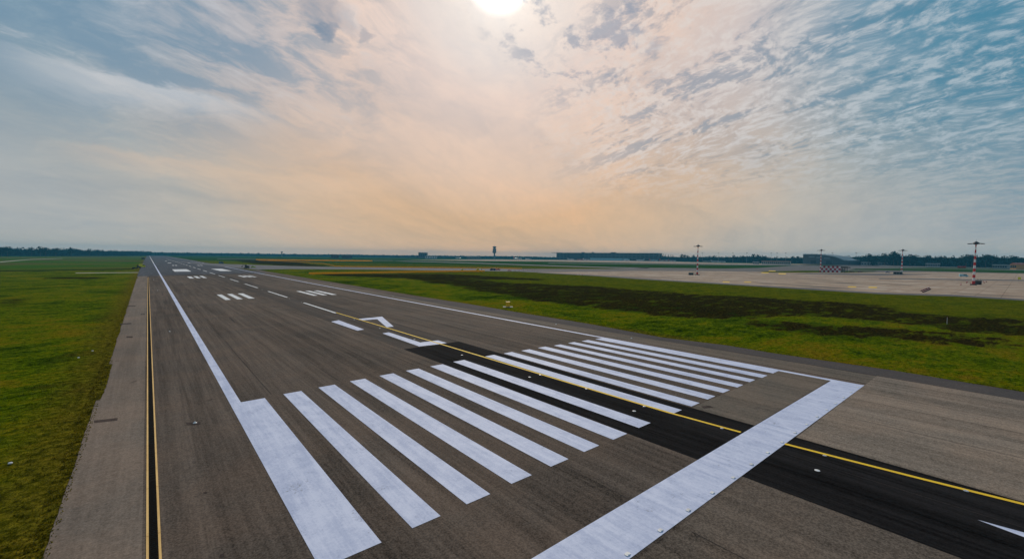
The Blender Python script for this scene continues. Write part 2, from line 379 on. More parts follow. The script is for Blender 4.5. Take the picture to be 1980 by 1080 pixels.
# ------------------------------------------------------------------ mesh builder
class MB:
    def __init__(s): s.v = []; s.f = []; s.mi = []; s.cur = 0; s.smooth = False
    def add(s, vs, fs):
        o = len(s.v); s.v += [tuple(v) for v in vs]; s.f += [tuple(i + o for i in f) for f in fs]; s.mi += [s.cur] * len(fs); return s
    def box(s, cx, cy, cz, sx, sy, sz, rz=0.0, taper=1.0):
        c, q = math.cos(rz), math.sin(rz); vs = []
        for k, t in ((-1, 1.0), (1, taper)):
            for i, j in ((-1, -1), (1, -1), (1, 1), (-1, 1)):
                a, b_ = i * sx / 2 * t, j * sy / 2 * t
                vs.append((cx + a * c - b_ * q, cy + a * q + b_ * c, cz + k * sz / 2))
        return s.add(vs, [(3, 2, 1, 0), (4, 5, 6, 7), (0, 1, 5, 4), (1, 2, 6, 5), (2, 3, 7, 6), (3, 0, 4, 7)])
    def cyl(s, p0, p1, r0, r1=None, n=10, caps=True):
        r1 = r0 if r1 is None else r1
        p0, p1 = Vector(p0), Vector(p1); d = (p1 - p0).normalized()
        a = d.orthogonal().normalized(); b_ = d.cross(a); vs = []
        for p, r in ((p0, r0), (p1, r1)):
            for i in range(n):
                t = 2 * math.pi * i / n; vs.append(p + (a * math.cos(t) + b_ * math.sin(t)) * r)
        fs = [(i, (i + 1) % n, n + (i + 1) % n, n + i) for i in range(n)]
        if caps: fs += [tuple(range(n - 1, -1, -1)), tuple(range(n, 2 * n))]
        return s.add(vs, fs)
    def lathe(s, prof, c=(0, 0, 0), n=16, axis='z'):
        vs = []
        for r, h in prof:
            for i in range(n):
                t = 2 * math.pi * i / n; a, b_ = r * math.cos(t), r * math.sin(t)
                vs.append((c[0] + a, c[1] + b_, c[2] + h) if axis == 'z' else (c[0] + h, c[1] + a, c[2] + b_))
        fs = []
        for k in range(len(prof) - 1):
            for i in range(n):
                j = (i + 1) % n; f_ = (k * n + i, k * n + j, (k + 1) * n + j, (k + 1) * n + i)
                fs.append(f_ if axis == 'z' else f_[::-1])
        fs += [tuple(range(n - 1, -1, -1)), tuple(range((len(prof) - 1) * n, len(prof) * n))]
        return s.add(vs, fs)
    def prism(s, poly, z0, z1):   # polygon in xy
        k = len(poly); vs = [(x, y, z0) for x, y in poly] + [(x, y, z1) for x, y in poly]
        return s.add(vs, [tuple(range(k - 1, -1, -1)), tuple(range(k, 2 * k))] + [(i, (i + 1) % k, k + (i + 1) % k, k + i) for i in range(k)])
    def side(s, poly, y0, y1, inset=0.0):   # polygon in xz extruded along y
        k = len(poly); vs = [(x, y0, z) for x, z in poly] + [(x, y1, z) for x, z in poly]
        return s.add(vs, [tuple(range(k)), tuple(range(2 * k - 1, k - 1, -1))] + [((i + 1) % k, i, k + i, k + (i + 1) % k) for i in range(k)])
    def sheet(s, poly, z):
        return s.add([(x, y, z) for x, y in poly], [tuple(range(len(poly)))])
    def build(s, name, mats, parent=None):
        me = bpy.data.meshes.new(name); me.from_pydata(s.v, [], s.f)
        for q_ in (mats if isinstance(mats, (list, tuple)) else [mats]): me.materials.append(M[q_])
        me.polygons.foreach_set('material_index', s.mi)
        if s.smooth: me.polygons.foreach_set('use_smooth', [True] * len(s.f))
        me.update()
        o = bpy.data.objects.new(name, me); col.objects.link(o)
        if parent is not None: o.parent = parent
        return o

def tag(o, label=None, cat=None, group=None, kind=None):
    if label: o['label'] = label
    if cat: o['category'] = cat
    if group: o['group'] = group
    if kind: o['kind'] = kind
    return o
def thing(name, label, cat, loc=(0, 0, 0), rz=0.0, group=None):
    o = bpy.data.objects.new(name, None); col.objects.link(o)
    o.location = loc if len(loc) == 3 else (loc[0], loc[1], 0.0); o.rotation_euler = (0, 0, rz)
    return tag(o, label, cat, group)
def dup(root, loc, rz=0.0, label=None, group=None, scale=None):
    r_ = root.copy(); col.objects.link(r_); r_.location = loc if len(loc) == 3 else (loc[0], loc[1], 0.0); r_.rotation_euler = (0, 0, rz)
    if scale: r_.scale = scale
    if label: r_['label'] = label
    if group: r_['group'] = group
    for ch in list(root.children):
        c = ch.copy(); col.objects.link(c); c.parent = r_
        for g_ in list(ch.children):
            d = g_.copy(); col.objects.link(d); d.parent = c
    return r_
def ccw(poly):
    a = sum(poly[i][0] * poly[(i + 1) % len(poly)][1] - poly[(i + 1) % len(poly)][0] * poly[i][1] for i in range(len(poly)))
    return poly if a > 0 else poly[::-1]
def ground_sheet(name, poly, z, mat, parent=None):
    o = MB().sheet(ccw(poly), z).build(name, mat, parent)
    if parent is None: tag(o, kind='structure')
    return o
def ragged(x0, x1, y0, y1, amp, step):   # rectangle whose long sides wobble slightly
    pts = []; y = y0
    ys = []
    while y < y1: ys.append(y); y += step
    ys.append(y1)
    rr = lambda: random.uniform(-amp, amp)
    return [(x0 + rr(), y) for y in ys[::-1]] + [(x1 + rr(), y) for y in ys]
def face_cam(x, y):   # rotation that turns local -Y towards the camera
    return math.atan2(y - CAM.y, x - CAM.x) - math.pi / 2

# ------------------------------------------------------------------ ground with soil attribute
soil_polys = [
    [(120.98, 160.70), (142.04, 123.18), (139.65, 78.20), (145.52, 42.90), (151.80, 24.56), (151.05, 12.68), (140.78, 2.35), (109.28, -2.61), (99.70, 2.26), (99.13, 11.61), (97.08, 19.27), (78.45, 25.44), (66.32, 36.56), (63.75, 55.47), (63.55, 71.74), (67.37, 95.66), (72.56, 128.22), (82.32, 173.73), (88.96, 221.03), (98.14, 270.32), (130.68, 253.41), (128.03, 199.04)],
    [(127.82, 2.59), (130.67, -3.58), (130.21, -9.71), (139.26, -22.24), (98.96, -22.12), (95.56, -15.94), (94.78, -11.49), (100.14, -6.90), (104.37, 2.07)],
    [(90.05, 0.56), (89.84, -11.65), (95.29, -22.10), (76.25, -22.05), (70.98, -17.01), (71.43, -12.02), (70.06, -3.73), (68.76, 4.14), (69.67, 13.85), (74.05, 22.08), (82.50, 15.89), (82.97, 7.63)],
    [(64.96, 325.95), (93.70, 317.38), (155.06, 293.58), (164.96, 235.61), (168.15, 183.71), (153.21, 177.97), (127.33, 221.37), (88.81, 250.07), (63.60, 297.19)],
    [(-72.05, 187.73), (-67.18, 184.43), (-62.62, 175.38), (-62.95, 170.04), (-66.99, 158.09)],
    [(-68.83, 168.88), (-66.61, 167.34), (-62.79, 155.15), (-64.83, 145.48)],
    [(135.05, 1529.32), (267.73, 1306.30), (158.77, 701.11), (143.55, 552.46), (104.14, 591.70), (86.22, 775.83)],
    [(-79.45, 347.76), (-57.02, 343.18), (-55.78, 321.27), (-76.96, 326.44)],
]
def inside(pt, poly):
    x_, y_ = pt; c = False; j = len(poly) - 1
    for i in range(len(poly)):
        xi, yi = poly[i]; xj, yj = poly[j]
        if (yi > y_) != (yj > y_) and x_ < (xj - xi) * (y_ - yi) / (yj - yi) + xi: c = not c
        j = i
    return c
boxes = [(min(a for a, _ in p_), max(a for a, _ in p_), min(b_ for _, b_ in p_), max(b_ for _, b_ in p_)) for p_ in soil_polys]
def soil_at(x_, y_):
    dx_ = noise.noise((x_ * 0.05, y_ * 0.05, 1.3)) * 7; dy_ = noise.noise((x_ * 0.05, y_ * 0.05, 7.7)) * 7
    v_ = 0.0
    for p_, bb in zip(soil_polys, boxes):
        if bb[0] - 8 < x_ < bb[1] + 8 and bb[2] - 8 < y_ < bb[3] + 8 and inside((x_ + dx_, y_ + dy_), p_): v_ = 0.75
    return v_
def axis_vals(lo, hi, step, ext):
    v = []; a = lo
    while a <= hi: v.append(a); a += step
    s_ = step; a = v[-1]
    while a < ext: s_ *= 1.35; a += s_; v.append(min(a, ext))
    s_ = step; a = v[0]; pre = []
    while a > -ext: s_ *= 1.35; a -= s_; pre.append(max(a, -ext))
    return pre[::-1] + v
gx = axis_vals(-160, 300, 2.2, 7000); gy = axis_vals(-60, 700, 2.4, 7000)
gv = [(a, b_, 0.0) for b_ in gy for a in gx]
nx = len(gx)
gf = [(j * nx + i, j * nx + i + 1, (j + 1) * nx + i + 1, (j + 1) * nx + i) for j in range(len(gy) - 1) for i in range(nx - 1)]
gm = bpy.data.meshes.new('ground'); gm.from_pydata(gv, [], gf); gm.materials.append(M['ground grass'])
at_ = gm.attributes.new('soil', 'FLOAT', 'POINT')
sv = [soil_at(a, b_) for a, b_, _ in gv]
for _ in range(4):   # soften the border of the turned soil
    sv = [(sv[i] * 2 + sv[i - 1] + sv[(i + 1) % len(sv)] + sv[i - nx] + sv[(i + nx) % len(sv)]) / 6 for i in range(len(sv))]
at_.data.foreach_set('value', sv)
go = bpy.data.objects.new('ground', gm); col.objects.link(go); tag(go, kind='structure')

# ------------------------------------------------------------------ runway
Z = 0.030; S = 0.004
right_edge = [(44.19, 447.05), (42.39, 321.99), (41.24, 263.35), (40.75, 179.26), (40.07, 126.28), (40.45, 92.30), (39.65, 66.37), (39.52, 41.51), (37.70, 22.62), (40.01, 11.61), (39.72, 3.81), (41.11, -10.09), (40.45, -21.56)] + [(41.5, -60)]
left_edge = []
y_ = -60.0
while y_ < 345:
    xb_ = -40.22 - max(0, y_ - 60) * 0.0036
    j_ = noise.noise((y_ * 0.9, 3.1, 0)) * 0.08 + noise.noise((y_ * 0.12, 9.1, 0)) * 0.12
    if noise.noise((y_ * 0.05, 5.5, 2.0)) > 0.38: j_ += 0.35
    left_edge.append((xb_ + j_, y_)); y_ += 0.5 if y_ < 60 else 2.0
left_edge.append((-41.2, 345))
runway = ground_sheet('runway', left_edge + right_edge, Z, 'runway asphalt')
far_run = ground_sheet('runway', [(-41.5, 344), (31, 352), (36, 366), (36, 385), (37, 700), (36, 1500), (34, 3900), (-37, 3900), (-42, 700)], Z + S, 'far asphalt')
ground_sheet('runway_shoulder', [(-36.5, -60), (-36.5, 344)] + [(a + 0.02, b_) for a, b_ in left_edge[-2::-1]], Z + S, 'shoulder asphalt')
ground_sheet('runway_shoulder', [(30.2, -60), (35.7, -60), (35.4, 0), (33.5, 60), (33.2, 140), (33.0, 344), (30.4, 344), (30.2, 60)], Z + S, 'right shoulder asphalt')
ground_sheet('runway_shoulder', [(35.9, -60), (41.3, -60)] + right_edge[-2:4:-1] + [(33.3, 140), (33.7, 60), (35.6, 0)], Z + S, 'outer shoulder asphalt')
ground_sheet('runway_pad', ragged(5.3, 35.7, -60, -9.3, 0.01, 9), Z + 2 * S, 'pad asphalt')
ground_sheet('runway_pad', ragged(5.3, 29.0, -6.0, -0.2, 0.01, 3), Z + 2 * S, 'right shoulder asphalt')
ground_sheet('runway_pad', ragged(-30.0, -5.1, -60, -9.3, 0.01, 9), Z + 2 * S, 'pad asphalt left')
ground_sheet('runway_centre', ragged(-5.0, 5.2, 42.2, 352, 0.03, 12), Z + S, 'centre asphalt')
rub = ground_sheet('runway_rubber', [(-28, 345), (-10, 343), (10, 349), (29, 352), (29, 372), (8, 366), (-12, 362), (-27, 352)], Z + 2 * S, 'rubbered asphalt')
black = ground_sheet('resurfaced_strip', ragged(-5.1, 5.28, -60, 42.1, 0.035, 4), Z + 3 * S, 'black asphalt')

MZ = Z + 4 * S
def mark(name, poly, mat='white paint', z=MZ, parent=runway):
    return ground_sheet(name, poly, z, mat, parent)
def rect(x0, x1, y0, y1): return [(x0, y0), (x1, y0), (x1, y1), (x0, y1)]
near_y = {2: -.09, 3: -.06, 4: .04, 5: .06, 6: .1, 7: .07, 8: .16, 9: .1, 10: 0, 11: 0, 12: -.02, 13: -.13, 14: -.15, 15: -.33}
far_y = {2: 29.3, 3: 29.45, 4: 29.7, 5: 29.85, 6: 30.0, 7: 30.05, 8: 30.3, 9: 30.25, 10: 30.1, 11: 29.9, 12: 29.85, 13: 29.55, 14: 29.5, 15: 29.25}
xs = {2: (-25.22, -23.45), 3: (-21.63, -19.85), 4: (-18.03, -16.22), 5: (-14.36, -12.52), 6: (-10.72, -8.9), 7: (-7.14, -5.2), 8: (-3.34, -1.5),
      9: (2.2, 3.88), 10: (5.6, 7.3), 11: (9.05, 10.8), 12: (12.62, 14.34), 13: (16.03, 17.65), 14: (19.5, 21.12), 15: (22.77, 24.56)}
for k in range(2, 16):
    a, b_ = xs[k]; mark('threshold_stripe', rect(a, b_, near_y[k], far_y[k]))
mark('threshold_stripe', rect(-29.12, -27.0, -0.16, 29.1))
mark('threshold_stripe', rect(26.24, 28.16, -0.4, 29.0))
mark('edge_line', rect(-30.03, -29.12, -9.0, 800), z=MZ)
mark('edge_line', [(-30.03, 800), (-29.12, 800), (-28.5, 3800), (-29.6, 3800)], 'plain white paint')
mark('edge_line', [(28.16, -6.2), (29.0, -9.0), (28.9, 29.0), (29.05, 210), (30.3, 380), (32.5, 600), (31, 2500), (30, 2500), (31.5, 600), (29.4, 380), (28.2, 210), (28.16, 29.0)])
mark('threshold_bar', [(-30.03, -9.0), (29.05, -9.3), (28.16, -6.2), (-29.12, -5.95)], z=MZ + S)
# remnants of the centre line arrow
mark('arrow_marking', [(1.37, 78.76), (7.35, 79.25), (3.20, 63.83), (1.63, 63.67), (4.68, 75.83), (1.41, 76.19)])
mark('arrow_marking', [(-4.97, 78.13), (-2.92, 79.35), (-3.07, 63.91), (-4.62, 63.25)])
mark('arrow_marking', [(-1.97, 57.54), (-0.52, 57.87), (-0.45, 45.39), (2.91, 45.15), (2.94, 42.26), (1.26, 42.16), (-2.16, 42.55)])
mark('taxi_arrow', [(0.31, -19.9), (-0.02, -21.7), (-1.6, -30), (2.4, -30), (0.62, -21.7)][::-1], z=MZ)
for a, b_ in ((92, 122.2), (143.5, 174.5), (196.5, 229.5), (250.5, 281), (305, 337), (358, 393)):
    mark('centreline_dash', rect(0.1 + a * 0.0022, 0.75 + a * 0.0022, a, b_), 'plain white paint', z=MZ + S)
yy = 415.0
while yy < 1400:
    mark('centreline_dash', rect(0.9, 1.75, yy, yy + 33), 'plain white paint', z=MZ + S); yy += 57
for x0, x1, y0, y1 in ((-17.1, -15.6, 144.6, 167.8), (-13.8, -12.25, 144.8, 168.8), (-10.4, -8.7, 145.5, 169.2),
                       (9.85, 11.35, 145.2, 169.2), (13.1, 14.75, 145.3, 169), (16.3, 18.0, 144.8, 168.2),
                       (-17.0, -14.9, 300, 326), (-13.5, -11.6, 300.5, 329), (-10.2, -8.4, 301.5, 331), (10.8, 12.6, 299.6, 327), (13.8, 15.4, 299.6, 327), (16.4, 18.0, 299.3, 326),
                       (-13.2, -11.6, 635, 665), (-10.4, -8.8, 635, 668), (11.7, 13.2, 630, 660), (14.8, 16.4, 632, 664),
                       (-13, -9, 800, 832), (12, 15.5, 800, 840), (-11.5, -8.5, 1000, 1035)):
    mark('touchdown_bar', rect(x0, x1, y0, y1), 'plain white paint', z=MZ + S)
mark('aiming_point', [(-19.6, 423), (-8.6, 422.5), (-8.0, 489), (-19.0, 487)], 'plain white paint', z=MZ + S)
mark('aiming_point', [(11.6, 423.5), (19.9, 424), (20.0, 493), (11.3, 495)], 'plain white paint', z=MZ + S)
# yellow taxi line
def ribbon(pts, wd):
    L_, R_ = [], []
    for i, pt in enumerate(pts):
        a = Vector(pts[max(0, i - 1)]); b_ = Vector(pts[min(len(pts) - 1, i + 1)]); d = (b_ - a).normalized(); nn = Vector((-d.y, d.x))
        L_.append(tuple(Vector(pt) + nn * wd / 2)); R_.append(tuple(Vector(pt) - nn * wd / 2))
    return L_ + R_[::-1]
def strip(name, pts, wd, z, mat, parent=None):
    L_ = ribbon(pts, wd); k = len(pts); mb = MB()
    for i in range(k - 1):
        mb.sheet(ccw([L_[i], L_[i + 1], L_[2 * k - 2 - i], L_[2 * k - 1 - i]]), z)
    o = mb.build(name, mat, parent)
    if parent is None: tag(o, kind='structure')
    return o
strip('taxi_line', [(0.92, 93), (1.15, 78), (1.45, 58), (1.62, 42), (1.78, 30), (1.95, 15), (2.2, 0.5), (2.72, -5.9)], 0.34, MZ + 2 * S, 'yellow paint', runway)
strip('taxi_line', [(3.08, -9.15), (3.5, -12.4), (4.15, -17), (4.9, -21.6), (6.0, -27), (7.6, -33), (9.5, -40)], 0.34, MZ + 2 * S, 'yellow paint', runway)
# long seams of the paver lanes, patches and stains
for x0, y0, y1, wd in ((-26.2, 30, 340, .07), (-19.0, 31, 340, .06), (-12.3, 31, 340, .08), (-5.1, 43, 340, .12), (5.25, 43, 340, .09), (12.4, 31, 330, .07), (19.6, 31, 330, .06),
                       (14.5, -50, -10, .06), (21.8, -50, -10, .06), (-13.6, -50, -10, .06), (-22.4, -50, -10, .05), (-17.9, -50, -10, .05), (35.7, -55, 60, .16), (-1.7, -58, 41, .05), (1.2, -58, -10, .04), (28.95 + 1.4, -50, 60, .05)):
    pts = []; y_ = y0
    while y_ < y1: pts.append((x0 + noise.noise((x0, y_ * 0.07, 0)) * 0.12, y_)); y_ += 5
    pts.append((x0, y1))
    strip('asphalt_seam', pts, wd, Z + 3 * S if y1 > -5 else Z + 3.5 * S, 'seal', runway)
def stain(u_poly, mat='patch'):
    ground_sheet('asphalt_patch', u_poly, Z + 3 * S, mat, runway)
stain([(-40.72, 100.93), (-38.93, 100.84), (-38.89, 99.06), (-40.66, 99.17)])
stain([(-39.14, 81.73), (-38.29, 81.09), (-38.33, 79.27), (-39.16, 79.90)])
stain([(-37.58, 117.39), (-36.81, 117.43), (-36.80, 115.68), (-37.56, 115.65)])
stain([(-40.58, 141.91), (-38.91, 140.74), (-38.87, 138.38), (-40.52, 139.53)])
stain([(-33.63, 11.38), (-33.45, 11.31), (-33.44, 11.08), (-33.62, 11.14)])
stain([(-33.55, 4.04), (-33.36, 3.99), (-33.42, 3.65), (-33.60, 3.75)])
stain([(6.33, -0.59), (7.34, -1.01), (7.06, -1.56), (6.03, -1.11)])
stain([(-39.91, 31.54), (-38.33, 31.06), (-38.34, 30.28), (-39.86, 30.73)])
stain([(-33.69, 25.96), (-32.69, 25.39), (-32.79, 24.64), (-33.66, 25.18)])
for k in range(26):
    x_ = random.uniform(-34, 28); y_ = random.uniform(35, 300); l_ = random.uniform(3, 14)
    strip('tyre_mark', [(x_, y_), (x_ + random.uniform(-.3, .3), y_ + l_)], random.uniform(.08, .2), Z + 3.5 * S, 'seal', runway)

# drainage channel along the left side
dr = thing('drain_channel', 'long black grated drain channel between two cream lines beside the left runway edge', 'drain', (-36.05, 0, 0))
g_ = MB(); g_.cur = 0
g_.box(0, 140, 0.02 + Z, 0.37, 372, 0.02)
gr = g_.build('channel', 'grating', dr)
bars = MB(); y_ = -45.0
while y_ < 120:
    bars.box(0, y_, 0.035 + Z, 0.30, 0.05, 0.02); y_ += 0.2 if y_ < 15 else 0.45
tag(bars.build('grate_bars', 'grating', dr), kind='stuff')
for sx in (-1, 1):
    e = MB(); y_ = -46.0
    while y_ < 325:
        e.box(sx * 0.242, y_ + 3.0, 0.02 + Z, 0.105, 5.96, 0.022); y_ += 6
    e.build('edge_strip', 'cream paint', dr)

# ------------------------------------------------------------------ taxiways, apron, verges
T0 = 0.05
ground_sheet('taxiway', [(-1.55, 1063.35), (38.00, 768.75), (71.36, 679.12), (104.14, 591.70), (137.38, 532.74), (212.84, 461.12), (276.10, 408.54), (318.10, 379.54), (360.70, 341.17), (421.54, 308.85), (226.83, 151.02), (243.10, 205.29), (250.44, 266.39), (248.46, 308.57), (223.17, 335.65), (174.38, 386.59), (134.56, 423.98), (74.37, 461.65), (44.99, 451.72), (32.79, 559.42), (17.30, 743.59)], T0, 'taxiway asphalt')
ground_sheet('apron', [(256.30, 286.60), (330.89, 313.91), (468.95, 302.11), (562.03, 242.32), (667.87, 188.15), (864.08, 136.97), (1498.30, 226.79), (2281.90, -17.30), (2995.94, -422.63), (201.60, -53.16), (232.73, -21.19), (237.54, -1.97), (223.12, 22.14), (227.28, 54.47), (232.76, 97.02), (241.60, 160.72), (255.50, 215.37)], T0 + 0.01, 'apron concrete')
ground_sheet('taxiway', [(311.69, 381.90), (432.01, 332.78), (552.83, 355.87), (645.46, 279.14), (760.53, 273.55), (1028.19, 320.22), (1359.41, 369.27), (1910.05, 307.28), (2168.52, 74.72), (3457.00, -483.59), (938.15, -150.54), (809.95, -20.10), (775.77, 61.33), (691.87, 81.12), (540.20, 150.10), (499.03, 214.52), (401.36, 265.59), (291.97, 278.34), (256.30, 286.60)], T0 + 0.02, 'grey asphalt')
ground_sheet('apron_edge', [(256.30, 286.60), (255.50, 215.37), (241.60, 160.72), (232.76, 97.02), (227.28, 54.47), (223.12, 22.14), (237.54, -1.97), (232.73, -21.19), (201.60, -53.16), (192.14, -51.91), (221.94, -21.21), (225.48, -2.84), (211.94, 20.25), (215.76, 51.14), (220.27, 91.51), (226.83, 151.02), (239.20, 202.12), (244.83, 274.51)], T0 + 0.005, 'grey asphalt')
ground_sheet('apron', [(528.97, 136.64), (634.28, 64.04), (616.24, 45.01), (514.51, 71.40), (503.85, 93.79), (473.89, 135.02)], T0 + 0.03, 'grey asphalt')
ground_sheet('apron', [(426.10, 56.45), (467.72, 29.83), (518.45, -20.65), (609.48, -107.09), (567.08, -101.48), (485.50, -20.71), (439.93, 26.99), (408.26, 53.44)], T0 + 0.03, 'grey asphalt')
ground_sheet('grass_verge', [(522.30, 185.27), (652.12, 171.14), (741.65, 115.39), (707.51, 104.02), (610.07, 116.51), (531.05, 147.38), (505.83, 170.91)], T0 + 0.04, 'ground grass')
ground_sheet('grass_verge', [(913.37, 170.38), (1049.25, 131.59), (1117.83, 54.75), (1146.66, -19.46), (1270.79, -194.53), (981.32, -156.25), (848.70, -20.02), (845.72, 36.73), (833.06, 101.06), (781.07, 153.07)], T0 + 0.04, 'ground grass')
ground_sheet('grass_verge', [(1168.95, 190.69), (1326.98, 117.68), (1469.21, -18.85), (1790.44, -263.24), (1539.80, -230.10), (1284.06, -19.20), (1125.28, 97.06)], T0 + 0.04, 'ground grass')
ground_sheet('taxiway', [(491.06, 1123.90), (502.97, 1084.03), (545.97, 843.33), (519.01, 536.24), (524.71, 402.96), (565.45, 354.79), (511.74, 329.53), (474.19, 364.71), (468.26, 485.25), (485.31, 753.21), (460.24, 996.43)], T0 + 0.02, 'taxiway asphalt')
ground_sheet('taxiway', [(687.32, 705.35), (872.86, 575.10), (1027.89, 447.89), (1175.79, 379.20), (1473.01, 233.41), (1628.79, 259.74), (1291.50, 417.47), (1146.75, 500.34), (955.71, 629.49), (731.34, 749.58)], T0 + 0.02, 'taxiway asphalt')
ground_sheet('terminal_apron', [(615.06, 1313.88), (868.20, 1468.63), (1331.11, 1726.63), (1716.47, 1580.41), (1864.71, 1111.60), (1563.72, 684.34), (1588.37, 523.51), (2061.94, 332.96), (1305.15, 428.46), (1180.73, 515.34), (1089.02, 717.00), (1002.03, 1021.56), (825.58, 1080.26), (721.71, 1227.27)], T0 + 0.02, 'apron concrete')
ground_sheet('taxiway', [(112.36, 1433.20), (308.91, 1257.50), (491.06, 1123.90), (523.80, 1195.03), (330.06, 1335.88), (121.53, 1522.95)], T0 + 0.02, 'taxiway asphalt')
ground_sheet('path', [(-75.52, 414.07), (-41.47, 408.98), (-41.58, 418.18), (-76.41, 423.97)], 0.03, 'path concrete')
ground_sheet('path', [(-191.23, 885.67), (-207.72, 1211.01), (-186.19, 1401.43), (-189.50, 1449.04), (-214.87, 1262.40), (-200.62, 940.65)], 0.03, 'path concrete')
ground_sheet('ditch', [(-135.71, 473.95), (-121.03, 474.57), (-80.43, 482.00), (-46.06, 496.82), (-46.44, 517.03), (-82.13, 501.45), (-124.48, 494.74), (-140.17, 496.17)], 0.03, 'ditch soil')
for pl in ([(251.65, 106.02), (253.91, 102.71), (243.47, 98.55), (241.86, 102.00)], [(264.76, 97.75), (266.30, 94.19), (256.01, 90.55), (254.79, 94.42)], [(496.90, 171.51), (505.56, 167.57), (473.29, 156.30), (468.43, 161.70)], [(481.85, 149.18), (486.68, 143.82), (449.95, 132.65), (448.74, 138.72)],
           [(590.62, 196.67), (595.44, 190.30), (561.91, 179.62), (557.23, 185.63)], [(267.21, 43.19), (270.57, 40.13), (258.70, 37.96), (256.57, 41.15)], [(273.78, 35.20), (275.89, 31.96), (262.84, 29.93), (260.75, 33.03)]):
    ground_sheet('taxi_marking', pl, T0 + 0.06, 'apron yellow paint')

# ------------------------------------------------------------------ inset lights
lt = thing('inset_light', 'small white inset light set along the near edge of the broad white bar', 'light', (-29.9, -8.75, MZ + 2 * S), 0, 'threshold lights along the white bar')
hb = MB(); hb.prism([(-.16, -.13), (.16, -.13), (.20, 0), (.16, .12), (-.16, .12), (-.20, 0)], 0, .035); hb.build('housing', 'mast white', lt)
hb = MB(); hb.box(0, -.10, .05, .14, .08, .03, taper=.7); hb.build('lens', 'lens glass', lt)
for k in range(1, 20):
    dup(lt, (-29.9 + 3.01 * k, -8.75 - 0.014 * k, MZ + 2 * S), scale=(0.85, 0.85, 0.85))
cl_ = thing('inset_light', 'round white inset centreline light sunk in the paving left of the yellow line', 'light', (-0.1, 63.2, MZ + 2 * S), 0, 'runway centreline lights')
hb = MB(); hb.lathe([(.17, 0), (.17, .012), (.13, .025), (.02, .028)], n=14); hb.build('housing', 'mast white', cl_)
hb = MB(); hb.box(0, -.05, .035, .12, .05, .02, taper=.7); hb.build('lens', 'lens glass', cl_)
for y_ in (48.2, 33.0, 17.9, 2.84, -12.2): dup(cl_, (-0.1, y_, MZ + 2 * S))
for y_ in range(78, 340, 15): dup(cl_, (0.2, y_ + 0.2, MZ + 3 * S))
tx = thing('inset_light', 'small inset taxi light touching the edge of the yellow line', 'light', (0.98, 17.8, MZ + 2 * S), 0, 'taxi lights beside the yellow line')
hb = MB(); hb.lathe([(.14, 0), (.14, .012), (.10, .022), (.02, .025)], n=14); hb.build('housing', 'lamp housing', tx)
hb = MB(); hb.box(0, -.04, .03, .11, .05, .02, taper=.7); hb.build('lens', 'lens glass', tx)
tx.location.x = 1.62
for x_, y_ in ((1.78, 10.4), (1.85, 2.97), (2.3, -4.49), (3.1, -11.84), (4.3, -19.2)): dup(tx, (x_, y_, MZ + 2 * S))
el = thing('edge_light', 'tiny white inset edge light on dark asphalt left of the white edge line', 'light', [(-33.10, 25.34)][0] + (Z + 4 * S,), 0, 'left edge lights')
hb = MB(); hb.lathe([(.15, 0), (.15, .02), (.10, .05), (.03, .06)], n=12); hb.build('housing', 'mast white', el)
hb = MB(); hb.lathe([(.06, .055), (.06, .10), (.02, .13)], n=10); hb.build('lens', 'lens glass', el)
for pt in [(-33.08, 83.19), (-33.20, 201.08), (-33.74, 290.07), (-34.21, 394.67), (-34.48, 538.46)]: dup(el, pt + (Z + 4 * S,))
for pt, lb in zip([(32.30, 25.41), (32.95, 45.43), (32.00, 126.63), (35.30, 206.86)],
                  ('edge light on the tan shoulder just beyond the last threshold stripes', 'edge light on the right shoulder level with the black strip end', 'edge light on the right shoulder beyond the arrow marks', 'edge light on the right shoulder level with the far touchdown bars')):
    dup(el, pt + (Z + 3 * S,), label=lb, group='right edge lights')
# marker stones in the left grass
for pt, lb in zip([(-42.63, 68.99), (-43.73, 64.37), (-43.65, 24.22)], ('pale flat marker in the left grass, the one nearer the pavement edge', 'pale round marker in the left grass, further from the pavement edge', 'tiny pale stone low in the grass at the left frame edge')):
    s_ = MB(); s_.lathe([(.10, 0), (.13, .04), (.10, .09), (.03, .11)], (0, 0, 0), 9)
    o = s_.build('marker_stone', 'mast white'); o.location = (pt[0], pt[1], 0.05); tag(o, lb, 'marker')

# orange cabinet, stake
cx, cy = [(45.19, 77.01)][0]
cb = thing('equipment_cabinet', 'orange equipment cabinet on a concrete pad in the grass right of the runway', 'cabinet', (cx, cy, 0), face_cam(cx, cy))
cb.scale = (1.25, 1.25, 1.25)
MB().box(0, 0, .06, 2.3, 1.6, .12).build('pad', 'concrete', cb)
c_ = MB(); c_.box(0, 0, .70, .95, .6, 1.1); c_.box(0, 0, 1.28, 1.05, .72, .06); c_.build('cabinet_body', 'orange body', cb)
c_ = MB(); c_.box(.2, -.315, .72, .42, .03, .9); c_.build('door', 'orange body', cb)
MB().cyl((-.35, 0, 1.3), (-.35, 0, 1.6), .03).build('vent_pipe', 'dark steel', cb)
sx_, sy_ = [(108.96, -9.60)][0]
st_ = thing('marker_post', 'thin pale marker post standing in the dark soil on the right', 'post', (sx_, sy_, 0))
MB().cyl((0, 0, 0), (0, 0, 1.7), .045, .035, 8).build('post', 'mast white', st_)
MB().box(0, 0, 1.62, .14, .06, .16).build('reflector', 'red paint', st_)

